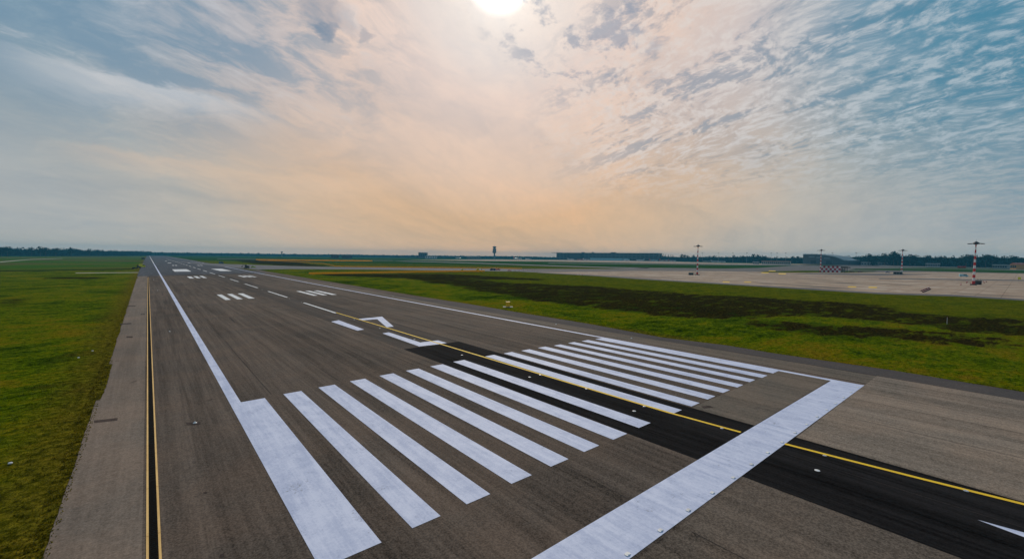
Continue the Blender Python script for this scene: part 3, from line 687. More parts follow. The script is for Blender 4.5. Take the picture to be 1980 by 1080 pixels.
# ------------------------------------------------------------------ apron light masts
HM = 26.0
mst = thing('light_mast', 'red and white banded apron light mast nearest the right frame edge', 'light mast', [(360.95, -0.36)][0] + (T0,), 0, 'apron light masts')
MB().box(0, 0, .35, 3.4, 3.0, .7, taper=.9).build('plinth', 'dark machinery', mst)
pl_ = MB(); nb = 13
for k in range(nb):
    z0 = .7 + (HM - .7) * k / nb; z1 = .7 + (HM - .7) * (k + 1) / nb
    pl_.cur = 0 if k % 2 == 0 else 1
    ra = .74 - .46 * k / nb; rb = .74 - .46 * (k + 1) / nb
    pl_.cyl((0, 0, z0), (0, 0, z1), ra, rb, 12, caps=(k in (0, nb - 1)))
pl_.build('pole', ['red paint', 'mast white'], mst)
ring = MB()
for k in range(16):
    a = 2 * math.pi * k / 16; b_ = 2 * math.pi * (k + 1) / 16
    ring.cyl((3.2 * math.cos(a), 3.2 * math.sin(a), HM), (3.2 * math.cos(b_), 3.2 * math.sin(b_), HM), .13, n=6)
for k in range(8):
    a = 2 * math.pi * k / 8
    ring.cyl((0, 0, HM + .35), (3.2 * math.cos(a), 3.2 * math.sin(a), HM), .09, n=5)
ring.lathe([(.3, -.7), (1.3, -.25), (1.6, .25), (1.1, .8), (.3, 1.3)], (0, 0, HM), 12)
ring.build('crown_frame', 'dark steel', mst)
for k in range(12):
    a = 2 * math.pi * (k + .5) / 12
    fl = MB(); x_, y_ = 3.5 * math.cos(a), 3.5 * math.sin(a)
    fl.box(x_, y_, HM - .15, .55, .95, .36, a); fl.build('floodlight', 'dark steel', mst)
MB().cyl((0, 0, HM + 1.2), (0, 0, HM + 2.6), .05, n=6).build('lightning_rod', 'dark steel', mst)
for (px_, top), lb in ((([(596.93, 66.43)][0], 473), 'red and white banded apron light mast between the checkered hut and the rightmost mast'),
                       (([(572.83, 135.26)][0], 478.5), 'red and white banded apron light mast beside the red checkered hut'),
                       (([(345.09, 170.55)][0], 477), 'red and white banded apron light mast furthest left, with a grey fenced box')):
    dup(mst, px_ + (T0,), 0, lb)

def small_box_set(name, label, cat, u_pt, wd, dp, ht, mat, top=None):
    x_, y_ = u_pt; t_ = thing(name, label, cat, (x_, y_, T0), face_cam(x_, y_))
    b1 = MB(); b1.box(0, 0, ht * .45, wd, dp, ht * .9); b1.box(0, 0, ht * .93, wd * 1.06, dp * 1.1, ht * .09); b1.build('housing', mat, t_)
    b2 = MB()
    for k in range(3): b2.box(-wd * .3 + wd * .3 * k, -dp / 2 - .02, ht * .45, wd * .22, .05, ht * .6)
    b2.build('louvre', 'dark steel', t_)
    if top:
        b3 = MB()
        for k in range(top): b3.cyl((-wd * .35 + k * wd * .7 / max(1, top - 1), 0, ht), (-wd * .35 + k * wd * .7 / max(1, top - 1), 0, ht * 1.5), .07, n=6)
        b3.build('stack', 'dark steel', t_)
    return t_
small_box_set('power_unit', 'dark power unit with stacks beside the foot of the rightmost mast', 'power unit', [(372.59, -1.56)][0], 3.6, 2.2, 2.6, 'dark machinery', 3)
small_box_set('power_unit', 'grey green equipment box left of the second mast from the right', 'power unit', [(585.10, 67.73)][0], 7.5, 3.0, 2.9, 'grey green box', 2)
small_box_set('power_unit', 'grey equipment box left of the leftmost banded mast', 'power unit', [(339.33, 173.42)][0], 4.2, 2.5, 2.2, 'grey green box', 2)
# fence round the box
fx, fy = [(349.73, 176.83)][0]
fn = thing('wire_fence', 'pale wire fence beside the leftmost banded mast', 'fence', (fx, fy, T0), face_cam(fx, fy))
for k in range(5): MB().cyl((-2.4 + 1.2 * k, 0, 0), (-2.4 + 1.2 * k, 0, 2.4), .06, n=6).build('fence_post', 'galvanised', fn)
f_ = MB()
for k in range(7): f_.cyl((-2.4, 0, .3 + .33 * k), (2.4, 0, .3 + .33 * k), .03, n=4)
f_.build('rail', 'galvanised', fn)

# red white barriers
def barrier(L_, mats=('red paint', 'mast white'), h=.9):
    t_ = thing('barrier', None, 'barrier')
    b1 = MB(); k = max(3, int(L_ / .8))
    for i in range(k):
        b1.cur = i % 2; b1.box(-L_ / 2 + L_ * (i + .5) / k, 0, h * .72, L_ / k, .12, h * .34)
    b1.build('board', list(mats), t_)
    for s_ in (-1, 1): MB().box(s_ * L_ * .42, 0, h * .3, .14, .7, h * .6, taper=.6).build('foot', 'black rubber', t_)
    return t_
b0 = barrier(4.2); x_, y_ = [(384.61, 2.33)][0]; b0.location = (x_, y_, T0); b0.rotation_euler.z = face_cam(x_, y_); tag(b0, 'red and white barrier board left of the rightmost mast foot', 'barrier', 'barriers round the rightmost mast')
for (u_pt, rz, lb) in (([(399.03, -1.71)][0], .3, 'red and white barrier board right behind the rightmost mast foot'), ([(422.70, -1.88)][0], .5, 'red and white barrier board standing furthest right behind the rightmost mast')):
    dup(b0, u_pt + (T0,), face_cam(*u_pt) + rz, lb)
def tri_cone(pt, lb):
    t_ = thing('traffic_cone', lb, 'cone', pt + (T0,))
    MB().box(0, 0, .03, .5, .5, .06).build('base', 'black rubber', t_)
    c1 = MB(); c1.cur = 0; c1.cyl((0, 0, .06), (0, 0, .4), .2, .13); c1.cur = 1; c1.cyl((0, 0, .4), (0, 0, .6), .13, .09); c1.cur = 0; c1.cyl((0, 0, .6), (0, 0, .9), .09, .03); c1.build('cone', ['red paint', 'mast white'], t_)
    t_.scale = (1.5, 1.5, 1.5)
tri_cone([(410.37, 5.33)][0], 'red cone just left of the rightmost mast'); tri_cone([(352.91, 4.53)][0], 'red cone standing alone further left on the apron')
pr = [(242.35, 9.60), (279.38, 10.77)]; pr2 = [(253.46, 11.40), (292.05, 12.48)]
nb_ = 0
for ends, wh in ((pr, 'nearer'), (pr2, 'farther')):
    for k in range(5):
        t = (k + .5) / 5; x_ = ends[0][0] * (1 - t) + ends[1][0] * t; y_ = ends[0][1] * (1 - t) + ends[1][1] * t
        rz = math.atan2(ends[1][1] - ends[0][1], ends[1][0] - ends[0][0])
        dup(b0, (x_, y_, T0), rz, 'red and white barrier board in the %s slanting row on the apron edge' % wh, 'barriers in the %s slanting row' % wh, (1.25, 1.2, 0.8))

# ------------------------------------------------------------------ checkered hut
hx, hy = [(592.63, 129.88)][0]
hd = math.hypot(hx - CAM.x, hy - CAM.y)
hut = thing('checkered_hut', 'red and white checkered equipment hut on the apron', 'hut', (hx, hy, 0.1), face_cam(hx, hy) )
HWd, HHt = 19.0, 7.5
c_ = MB(); c_.box(0, 3.5, HHt / 2, HWd, 7, HHt); c_.build('wall', 'mast white', hut)
c_ = MB(); nc, nr = 9, 3
for i in range(nc):
    for j in range(nr):
        if (i + j) % 2 == 1:
            c_.box(-HWd / 2 + HWd * (i + .5) / nc, -.02, HHt * (j + .5) / nr, HWd / nc, .06, HHt / nr)
for i in range(4):
    for j in range(nr):
        if (i + j) % 2 == 1: c_.box(HWd / 2 + .02, 7 * (i + .5) / 4, HHt * (j + .5) / nr, .06, 7 / 4, HHt / nr)
c_.build('red_checks', 'dark red', hut)
c_ = MB(); c_.box(0, 3.5, HHt + .15, HWd + .5, 7.5, .3); c_.build('roof', 'dark machinery', hut)
ax_, ay_ = [(609.14, 122.40)][0]
lf_ = thing('steel_gantry', 'dark open steel frame standing right of the checkered hut', 'steel frame', (ax_, ay_, 0.1), face_cam(ax_, ay_))
for i in range(5):
    c_ = MB(); c_.box(-5 + 2.5 * i, 1, 3.4, .45, 2.0, 6.8); c_.build('column', 'black rubber', lf_)
c_ = MB()
for j in range(4): c_.box(0, 1, 1.0 + 1.9 * j, 10.6, 2.1, .45)
c_.box(1.5, 1.2, 5.9, 13, 1.5, .9); c_.build('beam', 'black rubber', lf_)
c_ = MB(); c_.box(-1, 1.6, 2.2, 6, 1.2, 3.6); c_.build('tank', 'galvanised', lf_)

# ------------------------------------------------------------------ vehicles
def vehicle(name, label, cat, pt, rz, kind, body, L_=4.6, W_=1.9, H_=1.6, group=None):
    t_ = thing(name, label, cat, (pt[0], pt[1], T0), rz, group)
    hl = L_ / 2
    if kind == 'van':
        prof = [(-hl, .35), (hl, .35), (hl, .95 * H_ * .55), (hl * .80, H_ * .60), (hl * .58, H_), (-hl * .96, H_), (-hl, H_ * .92)]
        win = [(hl * .76, H_ * .60), (hl * .57, H_ * .92), (-hl * .1, H_ * .92), (-hl * .1, H_ * .60)]
    else:
        prof = [(-hl, .35), (hl, .35), (hl, H_ * .50), (hl * .86, H_ * .56), (hl * .40, H_ * .62), (hl * .08, H_), (-hl * .62, H_), (-hl * .92, H_ * .64), (-hl, H_ * .60)]
        win = [(hl * .34, H_ * .63), (hl * .06, H_ * .94), (-hl * .60, H_ * .94), (-hl * .84, H_ * .64)]
    MB().side(prof, -W_ / 2, W_ / 2).build('body', body, t_)
    gw = MB(); gw.side(win, -W_ / 2 - .015, W_ / 2 + .015); gw.build('window', 'dark glass', t_)
    for sx in (-1, 1):
        for sy in (-1, 1):
            wh = MB().cyl((sx * hl * .62, sy * W_ / 2 - sy * .22, .34), (sx * hl * .62, sy * (W_ / 2 + .02), .34), .34, n=12).build('wheel', 'black rubber', t_)
    for sy in (-1, 1):
        MB().box(hl + .01, sy * W_ * .36, H_ * .40, .05, .3, .18).build('headlight', 'lens glass', t_)
        MB().box(-hl - .01, sy * W_ * .40, H_ * .48, .05, .2, .2).build('tail_light', 'red paint', t_)
    return t_
p_ = [(566.86, 17.21)][0]
vehicle('van', 'white and pale blue van driving on the apron left of the rightmost mast', 'van', p_, face_cam(*p_) + .25, 'van', 'pale blue body', 6.0, 2.2, 2.6)
p_ = [(648.46, 86.29)][0]
vehicle('car', 'small dark blue car left of the second mast from the right', 'car', p_, face_cam(*p_) + .2, 'car', 'blue body', 4.6)
p_ = [(244.67, 343.77)][0]
vehicle('van', 'dark blue van parked among the road works beyond the yellow barriers', 'van', p_, face_cam(*p_) + 2.9, 'van', 'navy body', 6.2, 2.1, 2.5)
p_ = [(258.70, 352.69)][0]
vehicle('pickup_truck', 'red pickup truck right behind the dark blue van', 'truck', p_, face_cam(*p_) + .4, 'car', 'red body', 4.6, 1.9, 1.9)
p_ = [(252.03, 325.08)][0]
vehicle('car', 'low dark red car in the road works right of the red pickup', 'car', p_, face_cam(*p_) + .1, 'car', 'red body', 4.2, 1.8, 1.3)
p_ = [(620.87, 115.25)][0]
vehicle('car', 'black car parked right of the steel frame, the one nearer the checkered hut', 'car', p_, face_cam(*p_), 'car', 'black rubber', 5.2, 1.9, 1.6)
p_ = [(633.21, 109.65)][0]
vehicle('car', 'black car parked right of the steel frame, the one further from the checkered hut', 'car', p_, face_cam(*p_) + .1, 'car', 'black rubber', 5.2, 1.9, 1.6)
p_ = [(-45.31, 514.89)][0]
vehicle('car', 'dark car parked on the grass left of the bright yellow truck', 'car', p_, face_cam(*p_), 'car', 'dark machinery', 4.4)
p_ = [(-44.02, 1302.51)][0]
vehicle('truck', 'dark truck far down the left edge of the runway', 'truck', p_, face_cam(*p_), 'van', 'dark machinery', 6, 2.4, 4.0)
p_ = [(48.21, 754.98)][0]
vehicle('truck', 'dark blue truck on the far right edge of the runway', 'truck', p_, face_cam(*p_), 'van', 'blue body', 6, 2.4, 3.0)
p_ = [(51.72, 519.59)][0]
vehicle('car', 'lime yellow car beside the dark excavator near the runway', 'car', p_, face_cam(*p_), 'car', 'green yellow body', 4.6, 1.9, 1.9)

def digger(label, pt, rz, body, s_=1.0):
    t_ = thing('excavator', label, 'excavator', (pt[0], pt[1], T0), rz)
    t_.scale = (s_, s_, s_)
    for sy in (-1, 1):
        MB().side([(-1.5, .1), (1.5, .1), (1.8, .45), (1.5, .8), (-1.5, .8), (-1.8, .45)], sy * 1.15 - .25, sy * 1.15 + .25).build('track', 'black rubber', t_)
    b1 = MB(); b1.box(-.4, 0, 1.35, 2.6, 2.2, .9); b1.box(-1.3, 0, 1.6, .9, 2.2, 1.0); b1.build('body', body, t_)
    c1 = MB(); c1.box(.35, .55, 2.2, 1.2, 1.0, 1.4, taper=.85); cab = c1.build('cab', body, t_)
    MB().box(.35, .55, 2.3, 1.16, 1.06, .8).build('window', 'dark glass', cab)
    a1 = MB(); a1.cyl((.9, -.3, 1.5), (2.7, -.3, 3.3), .2, .16, 6); a1.cyl((2.7, -.3, 3.3), (4.0, -.3, 1.6), .15, .1, 6); a1.build('arm', body, t_)
    MB().side([(3.7, 1.7), (4.3, 1.7), (4.2, .8), (3.5, .9)], -.7, .1).build('bucket', 'dark machinery', t_)
    return t_
p_ = [(225.74, 344.65)][0]; digger('small yellow excavator with dark tracks standing behind the long yellow barrier', p_, face_cam(*p_) + .3, 'yellow body', .95)
p_ = [(210.72, 350.93)][0]; digger('low lime green machine left of the yellow excavator', p_, face_cam(*p_) + .1, 'green yellow body', .7)
p_ = [(43.04, 503.84)][0]; digger('black excavator on the taxiway at the right runway edge', p_, face_cam(*p_) + 2.6, 'dark machinery', 1.25)
p_ = [(-40.55, 568.77)][0]; vehicle('truck', 'bright yellow truck standing at the left edge of the runway', 'truck', p_, face_cam(*p_) + .5, 'van', 'yellow body', 4.6, 2.3, 3.2)
p_ = [(-42.93, 530.08)][0]; digger('black excavator just left of the bright yellow truck', p_, face_cam(*p_) + 1.8, 'dark machinery', 1.0)

# construction barriers
pkb = barrier(4.0, ('pink plastic', 'mast white'), 1.1)
x_, y_ = [(254.56, 315.64)][0]; pkb.location = (x_, y_, T0); pkb.rotation_euler.z = face_cam(x_, y_)
gname = 'pink and white barriers of the road works'
tag(pkb, 'pink and white barrier board standing in the line across the road works', 'barrier', gname)
for pt in [(248.45, 315.00), (260.80, 316.29), (267.17, 316.96), (277.13, 321.43), (292.67, 333.30)]: dup(pkb, pt + (T0,), face_cam(*pt))
dup(pkb, [(242.04, 220.98)][0] + (T0,), face_cam(*[(242.04, 220.98)][0]), 'lone pink and white barrier on the near edge of the apron', 'lone barriers', (1.6, 1, 0.6))
sg = [(506.29, -18.23)][0]
s_ = thing('taxi_sign', 'yellow upright sign on the apron at the right frame edge', 'sign', sg + (T0,), face_cam(*sg))
MB().box(0, 0, 1.6, 1.6, .2, 1.8).build('panel', 'yellow body', s_)
for sx in (-.5, .5): MB().cyl((sx, 0, 0), (sx, 0, .8), .07, n=6).build('leg', 'dark steel', s_)

def long_barrier(label, pts, h=1.0):
    t_ = thing('yellow_barrier', label, 'barrier', (pts[0][0], pts[0][1], 0.03))
    b1 = MB(); b2 = MB()
    for a, b_ in zip(pts, pts[1:]):
        A, B = Vector(a), Vector(b_); Ln = (B - A).length; k = max(1, int(Ln / 4)); ang = math.atan2(B.y - A.y, B.x - A.x)
        for i in range(k):
            c = A.lerp(B, (i + .5) / k) - Vector(pts[0])
            b1.box(c.x, c.y, h * .42, Ln / k * .97, .9, h * .84, ang); b1.box(c.x, c.y, h * .92, Ln / k * .97, .5, h * .16, ang)
            b2.box(c.x, c.y, .05, Ln / k * 1.0, 1.3, .1, ang)
    b1.build('barrier_body', 'barrier plastic', t_)
    tag(b2.build('base', 'black rubber', t_))
    return t_
long_barrier('long yellow barrier line on the near side of the taxiway, nearest to the runway', [(56.68, 326.87), (76.14, 324.79), (95.88, 323.07), (122.60, 323.47), (142.32, 324.46), (179.86, 325.24), (214.24, 317.37)], 1.5)
long_barrier('long yellow barrier line along the far side of the taxiway', [(185.27, 799.32), (183.28, 718.42), (146.65, 546.05), (157.03, 516.41), (185.57, 489.69), (213.90, 463.18), (265.33, 426.40), (294.94, 401.79), (308.59, 369.71)], 1.2)
long_barrier('most distant yellow barrier line beneath the far treeline', [(166.92, 1194.32), (184.67, 1139.80), (260.39, 1077.67), (314.39, 1022.34), (377.73, 992.60)], 3.0)
long_barrier('short faded yellow barrier line bending between the two long ones', [(159.31, 1117.68), (182.69, 934.85), (185.27, 799.32)], 1.4)

# ------------------------------------------------------------------ control tower
tx_, ty_ = (1556.1, 2034.6)
H0 = 79.07
tw = thing('control_tower', 'tall airport control tower with stacked cabs on the horizon', 'tower', (tx_, ty_, 0))
c_ = MB(); c_.lathe([(6.5, 0), (5.5, 4), (4.5, 20), (4.3, H0 * .42), (8, H0 * .47)], n=16); c_.build('shaft', 'tower concrete', tw)
for k in range(3):
    z0 = H0 * (.47 + .11 * k); c_ = MB()
    c_.lathe([(9.5, z0), (11.5 - k * .3, z0 + 2), (11.8 - k * .3, z0 + 7.4), (9.0, z0 + 8.4)], n=16); c_.build('drum', 'tower concrete', tw)
c_ = MB(); c_.lathe([(6.5, H0 * .80), (6.5, H0 * .84)], n=16); c_.build('neck', 'tower concrete', tw)
c_ = MB(); c_.lathe([(8.5, H0 * .84), (11, H0 * .90), (11.3, H0 * .93)], n=16); c_.build('cab', 'dark glass', tw)
c_ = MB(); c_.lathe([(11.5, H0 * .93), (9, H0 * .955), (2, H0 * .965)], n=16); c_.build('roof', 'tower concrete', tw)
c_ = MB(); c_.cyl((0, 0, H0 * .96), (0, 0, H0 * 1.06), .8, .3, 6); c_.build('antenna', 'dark steel', tw)
sx_, sy_ = (571.4, 2814.7); H1 = 31.83
t2 = thing('water_tower', 'thin distant tower standing above the left half of the treeline', 'tower', (sx_, sy_, 0))
MB().lathe([(3.2, 0), (2.6, H1 * .78), (5, H1 * .84)], n=12).build('shaft', 'tower concrete', t2)
MB().lathe([(5.5, H1 * .84), (6, H1 * .95), (3, H1)], n=12).build('tank', 'tower concrete', t2)

# ------------------------------------------------------------------ buildings
def building(name, label, u0, u1, top, Dd, depth, wall, roof='dark steel', storeys=2, bays=8, base0=0.0, xy=None, cat='building', flat=True, extra=None):
    (xa, ya), (xb, yb) = u0, u1
    A, B = Vector((xa, ya)), Vector((xb, yb)); Ln = (B - A).length; ang = math.atan2(B.y - A.y, B.x - A.x)
    t_ = thing(name, label, cat, (xa, ya, 0), ang)
    Hh = top
    w_ = MB(); w_.box(Ln / 2, depth / 2, Hh / 2, Ln, depth, Hh); w_.build('wall', wall, t_)
    if flat:
        r_ = MB(); r_.box(Ln / 2, depth / 2, Hh + .5, Ln + 2, depth + 2, 1.0)
    else:
        r_ = MB(); k = Ln / 2
        r_.side([(-1, Hh), (Ln + 1, Hh), (Ln * .5, Hh * 1.35)], -1, depth + 1)
    r_.build('roof', roof, t_)
    for s_ in range(storeys):
        for b1 in range(bays):
            wn = MB(); ww = Ln / bays
            wn.box(ww * (b1 + .5), -.12, Hh * (s_ + .55) / storeys, ww * .72, .3, Hh / storeys * .5); wn.build('window', 'dark glass', t_)
    return t_
HT = 40.00
tm = building('terminal', 'long dark flat roofed airport terminal on the horizon right of the control tower', (1796.9, 1752.0), (1972.2, 1199.6), HT, 0, 90, 'terminal cladding', 'dark steel', 3, 26)
# roof overhang at the left end, plant rooms
c_ = MB(); c_.box(-12, 30, HT + 1.2, 40, 70, 1.8); c_.build('canopy', 'dark steel', tm)
for xx, ww in ((150, 14), (210, 10), (330, 26)):
    c_ = MB(); c_.box(xx, 40, HT + 3.0, ww, 14, 4); c_.build('plant_room', 'terminal cladding', tm)
c_ = MB(); c_.box(130, -14, HT * .45, 60, 26, HT * .9); c_.build('pier', 'terminal cladding', tm)
c_ = MB(); c_.box(330, -22, 6, 210, 30, 12); c_.build('pier', 'pale blue body', tm)
building('distant_block', 'small flat topped block above the treeline left of the control tower', (1226.7, 2365.6), (1265.4, 2333.3), 33.86, 0, 30, 'terminal cladding', 'dark steel', 1, 4)
building('dark_shed', 'dark shed with a raised left end beneath the distant treeline', (547.0, 1839.8), (575.4, 1830.7), 15.74, 0, 25, 'terminal cladding', 'dark steel', 1, 3)
building('dark_shed', 'long low dark shed beneath the distant treeline', (596.5, 1855.3), (635.5, 1841.7), 12.29, 0, 30, 'terminal cladding', 'dark steel', 1, 5)
building('low_building', 'pale low building with a red roof and columns left of the hangar', (1374.4, 490.0), (1387.7, 418.9), 9.50, 0, 22, 'cream wall', 'brick red', 1, 14)
building('low_building', 'long low grey building behind the second mast from the right', (1632.8, 303.9), (1650.4, 194.6), 8.41, 0, 20, 'pale cladding', 'metal roof', 1, 16)
building('low_building', 'small low cream building below the central treeline', (1366.3, 511.7), (1372.1, 496.4), 6.14, 0, 12, 'cream wall', 'metal roof', 1, 3)
building('orange_house', 'small orange walled house before the trees at the right frame edge', (1264.0, -1.4), (1254.1, -9.5), 9.78, 0, 14, 'orange wall', 'brick red', 1, 3, flat=False)
building('low_building', 'long low red brick building at the right frame edge', (1284.1, -9.9), (1263.9, -43.8), 11.64, 0, 20, 'brick red', 'brick red', 1, 9)
building('low_building', 'low pale sheds before the trees right of the rightmost mast', (1363.3, 25.0), (1353.9, 4.2), 7.84, 0, 10, 'pale cladding', 'metal roof', 1, 6)
building('low_building', 'low white building at the foot of the trees near the small red trailer', (1455.3, 140.8), (1457.9, 115.2), 8.11, 0, 10, 'pale cladding', 'metal roof', 1, 6)
building('low_building', 'pale apron building left of the control tower foot', (1311.3, 1965.2), (1374.2, 1921.1), 12.37, 0, 20, 'pale cladding', 'metal roof', 1, 6)
building('low_building', 'white low building under the small distant block', (1165.9, 2171.2), (1223.7, 2138.5), 12.69, 0, 15, 'white body', 'metal roof', 1, 5)
# hangar with a long drooping pale roof
ha = (1646.1, 462.1); hb_ = (1617.3, 329.9)
A, B = Vector(ha), Vector(hb_); Ln = (B - A).length; ang = math.atan2(B.y - A.y, B.x - A.x)
hg = thing('hangar', 'large pale hangar with a sloping curved roof behind the checkered hut', 'hangar', (ha[0], ha[1], 0), ang)
h1 = 33.91; h2 = 31.96; h3 = 14.41
prof = [(0, h1 * .97), (Ln * .04, h1), (Ln * .3, h1 * 1.0), (Ln * .5, h2 * .97), (Ln * .72, h2 * .80), (Ln * .9, h3 * 1.05), (Ln, h3)]
MB().side([(0, 0), (Ln, 0)] + [(a, b_ - 2.5) for a, b_ in prof[::-1]], 1.5, 78).build('wall', 'terminal cladding', hg)
MB().side([(a, b_ - 2.4) for a, b_ in prof[::-1]][::-1] + [(a, b_) for a, b_ in prof[::-1]], 0, 80).build('roof', 'hangar roof', hg)
for k in range(5):
    MB().box(Ln * (.07 + .17 * k), 1.2, h3 * .45, Ln * .12, .5, h3 * .85).build('hangar_door', 'dark glass' if k % 2 else 'terminal cladding', hg)
for k in range(3):
    MB().box(Ln * (.2 + .17 * k), 1.1, h1 * .72 - k * 2, Ln * .13, .5, 4).build('fascia_panel', 'hangar roof', hg)

# distant thin masts
fm = thing('distant_mast', 'thin distant lamp mast poking above the central treeline', 'light mast', (1669.2, 817.1), 0, 'distant lamp masts above the trees')
MB().cyl((0, 0, 0), (0, 0, 38), .5, .25, 6).build('pole', 'galvanised', fm)
MB().lathe([(.5, 37.5), (2.6, 37.8), (2.6, 38.6), (.4, 39.2)], n=8).build('lamp_head', 'dark steel', fm)
for uu in ((1694.1, 764.5), (1668.6, 698.3), (1686.2, 655.0), (1713.3, 581.4), (1719.0, 564.5), (1679.7, 523.6), (1666.3, 385.1), (1679.4, 325.9), (1744.5, 243.8)): dup(fm, uu)

# ------------------------------------------------------------------ airliners
def airliner(label, pt, rz, fus, tail, s_=1.0):
    t_ = thing('airliner', label, 'airplane', (pt[0], pt[1], T0), rz); t_.scale = (s_, s_, s_)
    f1 = MB(); f1.smooth = True
    f1.lathe([(.2, -18.5), (.9, -15), (1.7, -10), (1.95, -6), (1.95, 12), (1.6, 15.5), (.9, 17.6), (.15, 18.6)], (0, 0, 3.6), 12, 'x'); f1.build('fuselage', fus, t_)
    MB().side([(-18, 4.4), (-12.5, 5.0), (-16.2, 11), (-18.8, 11)], -.2, .2).build('tail_fin', tail, t_)
    for sy in (-1, 1):
        MB().prism(ccw([(3, sy * 1.5), (-2.5, sy * 1.5), (-6.0, sy * 17), (-4.4, sy * 17)]), 3.0, 3.3).build('wing', 'pale cladding', t_)
        MB().prism(ccw([(-14, sy * .6), (-17, sy * .6), (-18.4, sy * 6.5), (-17.2, sy * 6.5)]), 4.5, 4.7).build('tailplane', 'pale cladding', t_)
        MB().lathe([(.7, -1.8), (1.05, 0), (1.05, 2.2), (.8, 2.6)], (1.2, sy * 5.6, 1.9), 10, 'x').build('engine', tail, t_)
        MB().cyl((-1.2, sy * 2.6, .5), (-1.2, sy * 2.6, 3), .15, n=6).build('landing_gear', 'dark steel', t_)
        MB().cyl((-1.2, sy * 2.3, .55), (-1.2, sy * 2.9, .55), .55, n=10).build('wheel', 'black rubber', t_)
    MB().cyl((13, 0, .3), (13, 0, 2.6), .15, n=6).build('landing_gear', 'dark steel', t_)
    w1 = MB()
    for sy in (-1, 1): w1.box(1, sy * 1.93, 4.1, 24, .06, .4)
    w1.build('window_band', 'dark glass', t_)
    return t_
for pt, rz, fu, ta, s_, lb in (
    ((1669.0, 1522.8), .4, 'white body', 'white body', 1.0, 'white airliner parked before the left end of the terminal'),
    ((1686.1, 1473.4), 3.5, 'red body', 'white body', 1.0, 'red bodied airliner left of centre before the terminal'),
    ((1722.0, 1462.1), .2, 'white body', 'red body', 1.0, 'white airliner with a red fin behind the red bodied one'),
    ((1804.4, 1273.5), .3, 'white body', 'navy body', 1.0, 'white airliner with a dark fin before the middle of the terminal'),
    ((1842.3, 1217.9), 3.3, 'white body', 'pale blue body', 1.1, 'white airliner near the right end of the terminal'),
    ((1834.2, 1137.8), .1, 'pale blue body', 'red body', 1.1, 'pale blue airliner with a red fin at the right end of the terminal'),
    ((1815.5, 1072.1), .2, 'white body', 'red body', 1.15, 'white airliner with a red fin before the pointed trees'),
    ((1790.3, 1015.9), .3, 'white body', 'red body', .95, 'rightmost red finned airliner, just right of the pointed trees'),
    ((1677.5, 800.1), 3.4, 'pale cladding', 'pale cladding', 1.0, 'grey airliner right of the leftmost banded mast'),
    ((1644.8, 752.1), .3, 'white body', 'pale cladding', 1.0, 'pale airliner with a white body further right of the leftmost banded mast'),
    ((1698.7, 754.4), .3, 'white body', 'navy body', .9, 'small airliner nearest to the low treeline centre'),
    ((1468.0, 1719.1), .2, 'white body', 'pink plastic', 1.3, 'pale airliner with a pink fin right of the control tower'),
    ((1511.2, 1680.9), 3.3, 'white body', 'navy body', 1.0, 'white airliner with a dark fin right of the control tower'),
    ((1325.7, 2075.7), .2, 'white body', 'navy body', 1.0, 'tiny white airliner left of the control tower')):
    airliner(lb, pt, face_cam(*pt) + rz, fu, ta, s_)
tp = (1311.1, 68.2)
t_ = thing('trailer', 'small red trailer at the foot of the trees left of the rightmost mast', 'trailer', tp, face_cam(*tp))
MB().box(0, 0, 2.6, 13, 2.6, 3.6).build('box_body', 'red body', t_)
for sx in (-4, -2.6, 4): MB().cyl((sx, -1.3, .55), (sx, 1.3, .55), .55, n=10).build('wheel', 'black rubber', t_)

# ------------------------------------------------------------------ trees
def crown_faces(mb, cx, cy, cz, rx, rz, nq, q_):
    for _ in range(nq):
        while True:
            a, b_, c = random.uniform(-1, 1), random.uniform(-1, 1), random.uniform(-1, 1)
            d = a * a + b_ * b_ + c * c
            if .25 < d < 1: break
        p0 = Vector((cx + a * rx, cy + b_ * rx, cz + c * rz))
        n1 = Vector((random.uniform(-1, 1), random.uniform(-1, 1), random.uniform(-.3, 1))).normalized(); e1 = n1.orthogonal().normalized(); e2 = n1.cross(e1)
        h = q_ * random.uniform(.6, 1.3); k = random.uniform(0.6, 1.0)
        mb.add([p0 - e1 * h, p0 - e2 * h * k, p0 + e1 * h, p0 + e2 * h * k], [(0, 1, 2, 3)])
def wood(name, label, line, rowgap, rows, spacing, rx, nq, q_, mat, vary=.12):
    mb = MB()
    for i in range(len(line) - 1):
        A, B = Vector(line[i]), Vector(line[i + 1]); Ln = (B.xy - A.xy).length; k = max(1, int(Ln / spacing))
        for j in range(k):
            for r_ in range(rows):
                t = (j + random.random()) / k; p0 = A.lerp(B, t); d = (p0.xy - CAM.xy).normalized()
                back = r_ * rowgap + random.uniform(-.4, .4) * rowgap
                ht = p0.z * (1 + random.uniform(-vary, vary * .6)) * (0.72 + 0.28 * (r_ / max(1, rows - 1)))
                x_ = p0.x + d.x * back; y_ = p0.y + d.y * back; rr = rx * random.uniform(.7, 1.25)
                crown_faces(mb, x_, y_, ht * .52, rr, ht * .48, nq, q_)
    return tag(mb.build(name, mat), label, None, None, 'stuff')
